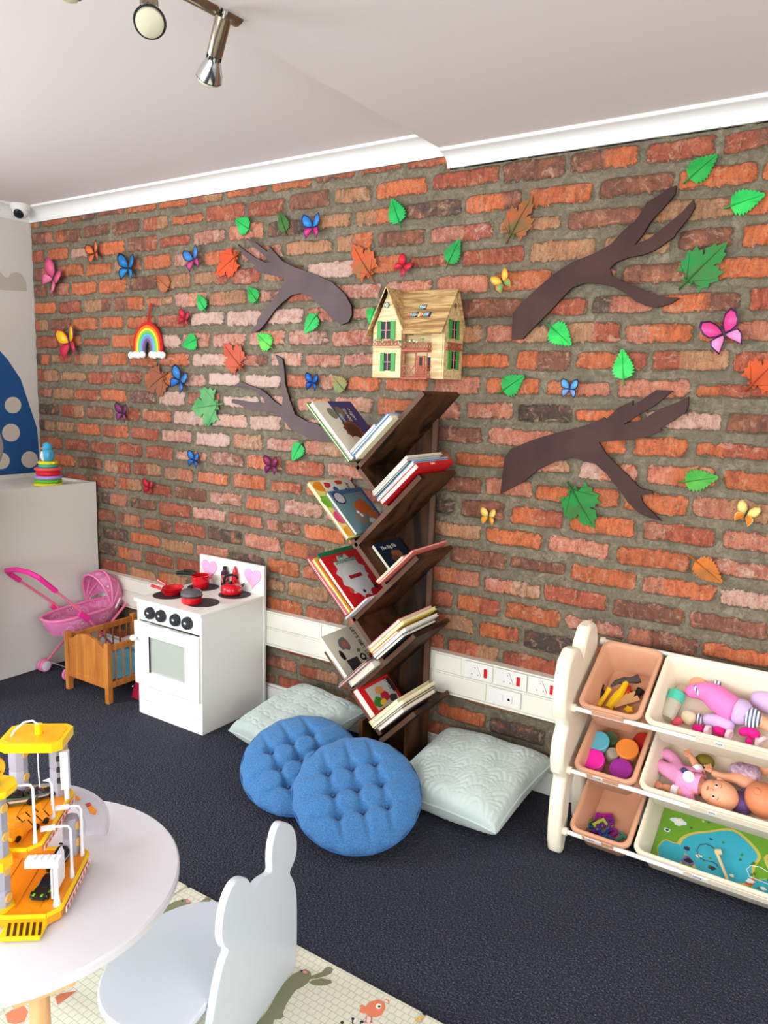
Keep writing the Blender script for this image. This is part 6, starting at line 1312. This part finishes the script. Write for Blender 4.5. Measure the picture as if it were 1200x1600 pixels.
def tower(s, w_, z0, z1, r, name='tower'):
    b = MB()
    n = max(2, int((z1-z0)/.045))
    for i in range(n):
        a, c = z0+(z1-z0)*i/n, z0+(z1-z0)*(i+1)/n
        b.lathe([(r, a), (r*1.03, a+.003), (r*1.03, c-.004), (r*.96, c-.002), (r*.96, c)], G(s, w_, 0), GGR, n=8)
    for z in (z0+(z1-z0)*.35, z0+(z1-z0)*.8):
        d = (g2*-1-g1*.3).normalized(); b.lathe([(.010, 0), (.009, .002), (0, .0024)], G(s, w_, z)+d*r*.98, K((222, 176, 90)), axis=d, n=12)
    return b.build(name, t, bev=.0006)
tower(.035, .118, TH, .585, .021); tower(.035, .118, .585, .712, .021)
b = MB(); o = G(.035, .118, .726); b.lathe([(.034, -.014), (.040, -.008), (.042, 0), (.042, .004), (0, .004)], o, YLW, n=8); tp = b.build('tower_platform', t, bev=.001)
b = MB(); b.cyl(o+Z*.004, o+Z*.02, .012, K((60, 40, 30)), n=12); d = Vector((.8, -.6, .1)).normalized(); b.lathe([(.022, -.004), (.022, .004), (0, .0045)], o+Z*.038, ORG, axis=d, n=24)
for q in range(5): a = q*2*pi/5; x = d.orthogonal().normalized(); y = d.cross(x); b.ell(o+Z*.038+d*.005+(x*math.cos(a)+y*math.sin(a))*.013, .0035, K((70, 40, 20)), n=8)
b.build('tower_sign', tp)
b = MB(); o = G(.03, .125, .588); b.lathe([(.03, -.022), (.036, -.018), (.036, .0), (.022, .002)], o, YLW, n=8); b.build('tower_collar', t); b = MB(); o = G(.03, .125, TH); b.lathe([(.036, 0), (.036, .026), (.022, .028)], o, YLW, n=8); b.build('tower_collar', t)
RC = at(57, 1147, z=.722); rs, rw = (RC-GO).dot(g1), (RC-GO).dot(g2)
for ds, dw in ((-.0, -.044), (-.002, .040)):
    tower(rs+ds, rw+dw, .585, .706, .019)
tower(.20, .035, .484, .567, .017)
b = MB(); P = [(-.045, -.062), (.045, -.062), (.062, -.045), (.062, .045), (.045, .062), (-.045, .062), (-.062, .045), (-.062, -.045)]
b.prism([(a*.82, c*1.06) for a, c in P], G(rs, rw, .703), g1, g2, .020, YLW); b.prism([(a*.70, c*.92) for a, c in P], G(rs, rw, .7228), g1, g2, .001, K((250, 176, 20), .3)); rf_ = b.build('lift_roof', t, bev=.003)
b = MB(); o = G(rs, rw-.005, .723); b.cyl(o, o+Z*.022, .008, YLW, n=12); b.build('crane_hub', rf_)
b = MB(); b.tube([o+Z*.02, o+Z*.03+g2*.012, o+Z*.026+g2*.03, o+Z*.008+g2*.05, o+Z*-.006+g2*.055-g1*.02], .0022, GWH, n=6); b.build('crane_cord', rf_)
b = MB(); b.tube([G(rs-.01, rw-.005, .705), G(rs-.02, rw-.008, .65), G(rs-.015, rw-.008, .588)], .0014, GWH, n=5); b.build('lift_cord', t)
def lamp(s, w_, z0, h, arm, ad, name='street_lamp'):
    b = MB(); p = G(s, w_, z0); b.cyl(p, p+Z*.02, .005, GWH, r1=.0035, n=10); a = Vector(ad).normalized()
    b.tube([p+Z*.018, p+Z*(h-.01), p+Z*(h-.002)+a*.004, p+Z*h+a*.014, p+Z*(h+.002)+a*arm], [.0032, .0026, .0026, .0026, .002], GWH, n=8)
    if arm > .02: b.box(p+Z*(h+.001)+a*(arm-.004), (.014, .026, .004), GWH, Matrix((a.cross(Z), a, Z)).transposed())
    return b.build(name, t)
L_ = g2-g1*.3
lamp(.075, .062, .585, .125, .045, L_); lamp(.165, .058, .585, .085, .003, L_)
lamp(.19, .010, .484, .115, .04, L_); lamp(.115, .008, .484, .115, .045, L_)
b = MB(); p = G(.03, .010, .484); b.cyl(p, p+Z*.09, .0042, GWH, n=10); b.cyl(p, p+Z*.02, .007, GWH, r1=.005, n=10); b.box(p+Z*.092+g2*.022, (.022, .062, .014), GWH, GR_)
for i in range(4): b.cyl(p+Z*.099+g2*(i*.012+.002)-g1*.008, p+Z*.099+g2*(i*.012+.002)+g1*.008, .003, GWH, n=8)
b.build('barrier_gate', t)
b = MB(); p = G(.235, .052, .585); b.cyl(p, p+Z*.03, .005, GWH, n=10); b.box(p+Z*.07+g2*.002, (.012, .016, .085), GWH, GR_)
for i in range(3): b.box(p+Z*(.045+i*.025)+g2*.014, (.006, .010, .010), K((40, 40, 44)), GR_)
b.build('traffic_light', t)
b = MB(); b.box(G(.075, .022, .52), (.07, .005, .062), GWH, GR_); b.box(G(.085, .022, .556), (.035, .005, .012), GWH, GR_); b.build('billboard', t, bev=.002)
TRN = mat('translucent_ramp', (226, 224, 232), .25, trans=.35); CC_ = Vector((2.668, -1.665, 0)); er = -g2
b = MB()
def ramp(u, v, dz=0): a = pi*u; r = .035+.062*v; d = -er*math.cos(a)+g1*math.sin(a); return CC_+d*r*(1-.12*u)+Z*(.584-.098*u+dz+(.012*max(0, abs(v-.5)*2-.86)/.14 if 1 else 0))
b.grid(ramp, 30, 14, TRN); b.grid(lambda u, v: ramp(u, v, -.004), 30, 14, TRN)
b.grid(lambda u, v: ramp(u, 1, -.004*v), 30, 1, TRN); b.grid(lambda u, v: ramp(u, 0, -.004*v), 30, 1, TRN); rm = b.build('spiral_ramp', t)
b = MB()
for u in (.48, .72):
    c = ramp(u, .5); fwd = (ramp(u+.05, .5)-ramp(u-.05, .5)).normalized(); sd = fwd.cross(Z)*-1; o = c+Z*.0015
    b.prism([(-.012, -.007), (.002, -.007), (.002, -.012), (.014, 0), (.002, .012), (.002, .007), (-.012, .007)], o, fwd, sd, .0006, K((236, 150, 50)))
    for q in (-.020, -.015): b.box(o+fwd*q, (.003, .014, .0008), K((206, 50, 60)), Matrix((fwd, sd, Z)).transposed())
b.build('arrow_stickers', rm)
def car(p, d, col, dark, label, name='toy_car', sc=1):
    p = Vector(p); d = Vector((d.x, d.y, 0)).normalized(); s_ = Z.cross(d); t = thing(name, label, 'toy car', p, 0, 'toy cars in the toy garage'); R = Matrix((d, s_, Z)).transposed()
    def Pp(x, y, z): return p+d*x*sc+s_*y*sc+Z*z*sc
    m = K(col, .25); b = MB()
    secs = [(-.036, .0125, .006, .013), (-.034, .0145, .004, .016), (-.022, .0155, .004, .018), (-.0, .0155, .004, .016), (.02, .0155, .004, .0145), (.033, .014, .004, .012), (.037, .011, .006, .009)]
    V = []; F = []
    for x, hw, z0, z1 in secs: V += [Pp(x, y, z) for y, z in ((-hw, z0), (-hw, (z0+z1)/2), (-hw*.82, z1), (hw*.82, z1), (hw, (z0+z1)/2), (hw, z0))]
    for j in range(len(secs)-1): F += [(j*6+i, j*6+(i+1) % 6, (j+1)*6+(i+1) % 6, (j+1)*6+i) for i in range(6)]
    F += [tuple(range(6)), tuple(range(6*len(secs)-1, 6*len(secs)-7, -1))]; b.pts(V, F, m); bo = b.build('car_body', t)
    b = MB(); V = [Pp(*q) for q in ((-.026, -.011, .017), (-.026, .011, .017), (.012, .012, .015), (.012, -.012, .015), (-.018, -.009, .0255), (-.018, .009, .0255), (-.002, .009, .0255), (-.002, -.009, .0255))]
    b.pts(V, [(0, 1, 5, 4), (1, 2, 6, 5), (2, 3, 7, 6), (3, 0, 4, 7), (4, 5, 6, 7), (0, 3, 2, 1)], mat('car_glass', (20, 22, 28), .08)); b.build('cabin', t, bev=.0015)
    b = MB()
    for y in (-.0152, .0152): b.box(Pp(.0, y, .010), (.05*sc, .0012*sc, .004*sc), K(dark, .3), R)
    b.box(Pp(.028, .008, .0125), (.012*sc, .004*sc, .0012*sc), K(dark, .3), R); b.box(Pp(.028, -.008, .0125), (.012*sc, .004*sc, .0012*sc), K(dark, .3), R); b.box(Pp(-.032, 0, .021), (.005*sc, .028*sc, .0015*sc), BLK, R)
    b.build('side_stripe', bo)
    for x in (-.022, .023):
        for y in (-.0145, .0145): b = MB(); b.cyl(Pp(x, y-.003, .0065), Pp(x, y+.003, .0065), .0065*sc, BLK, n=14); b.build('wheel', t)
    return t
car(at(72, 1392, z=.486)*1, -g1+g2*.15, (28, 30, 30), (120, 210, 40), 'black toy car with lime green stripes on the lower deck')
car(at(93, 1347, z=.486), -g1+g2*.1, (40, 34, 40), (150, 150, 160), 'dark toy car half hidden behind the white billboard')
car(at(29, 1254, z=.587), -g2*1+g1*.25, (70, 84, 56), (196, 160, 140), 'camouflage green toy car on the upper deck under the lift roof', sc=1.05)
car(at(62, 1246, z=.587), -g2*1+g1*.6, (44, 40, 44), (170, 160, 160), 'black toy car beside the camouflage one under the lift roof', sc=.9)
# recovery truck
p = at(42, 1298, z=.587); d = (-g2*-1-g1*.6).normalized(); d = (-(g1*.9)+g2*.45).normalized(); s_ = Z.cross(d); R = Matrix((d, s_, Z)).transposed()
t = thing('toy_truck', 'orange toy car transporter truck at the front of the upper deck', 'toy car', p, 0, None)
b = MB(); b.box(p+d*.035+Z*.017, (.026, .030, .022), ORG, R); b.box(p+d*.032+Z*.032, (.018, .026, .012), ORG, R); b.box(p+d*.048+Z*.010, (.004, .028, .008), YLW, R); b.build('truck_cab', t, bev=.0015)
b = MB(); b.box(p-d*.015+Z*.011, (.075, .028, .004), ORG, R)
for sg in (-1, 1):
    b.tube([p+d*.018+s_*sg*.014+Z*.012, p+d*.012+s_*sg*.014+Z*.034, p-d*.05+s_*sg*.014+Z*.030, p-d*.052+s_*sg*.014+Z*.012], .0018, ORG, n=6)
    for i in range(3): b.tube([p+d*(.01-.02*i)+s_*sg*.014+Z*.033, p-d*(.004+.02*i)+s_*sg*.014+Z*.012], .0014, K((70, 30, 20)), n=5)
b.build('loading_bed', t)
for x in (.036, -.01, -.035):
    for sg in (-1, 1): b = MB(); b.cyl(p+d*x+s_*sg*.011+Z*.0065, p+d*x+s_*sg*.017+Z*.0065, .0065, BLK, n=12); b.build('wheel', t)
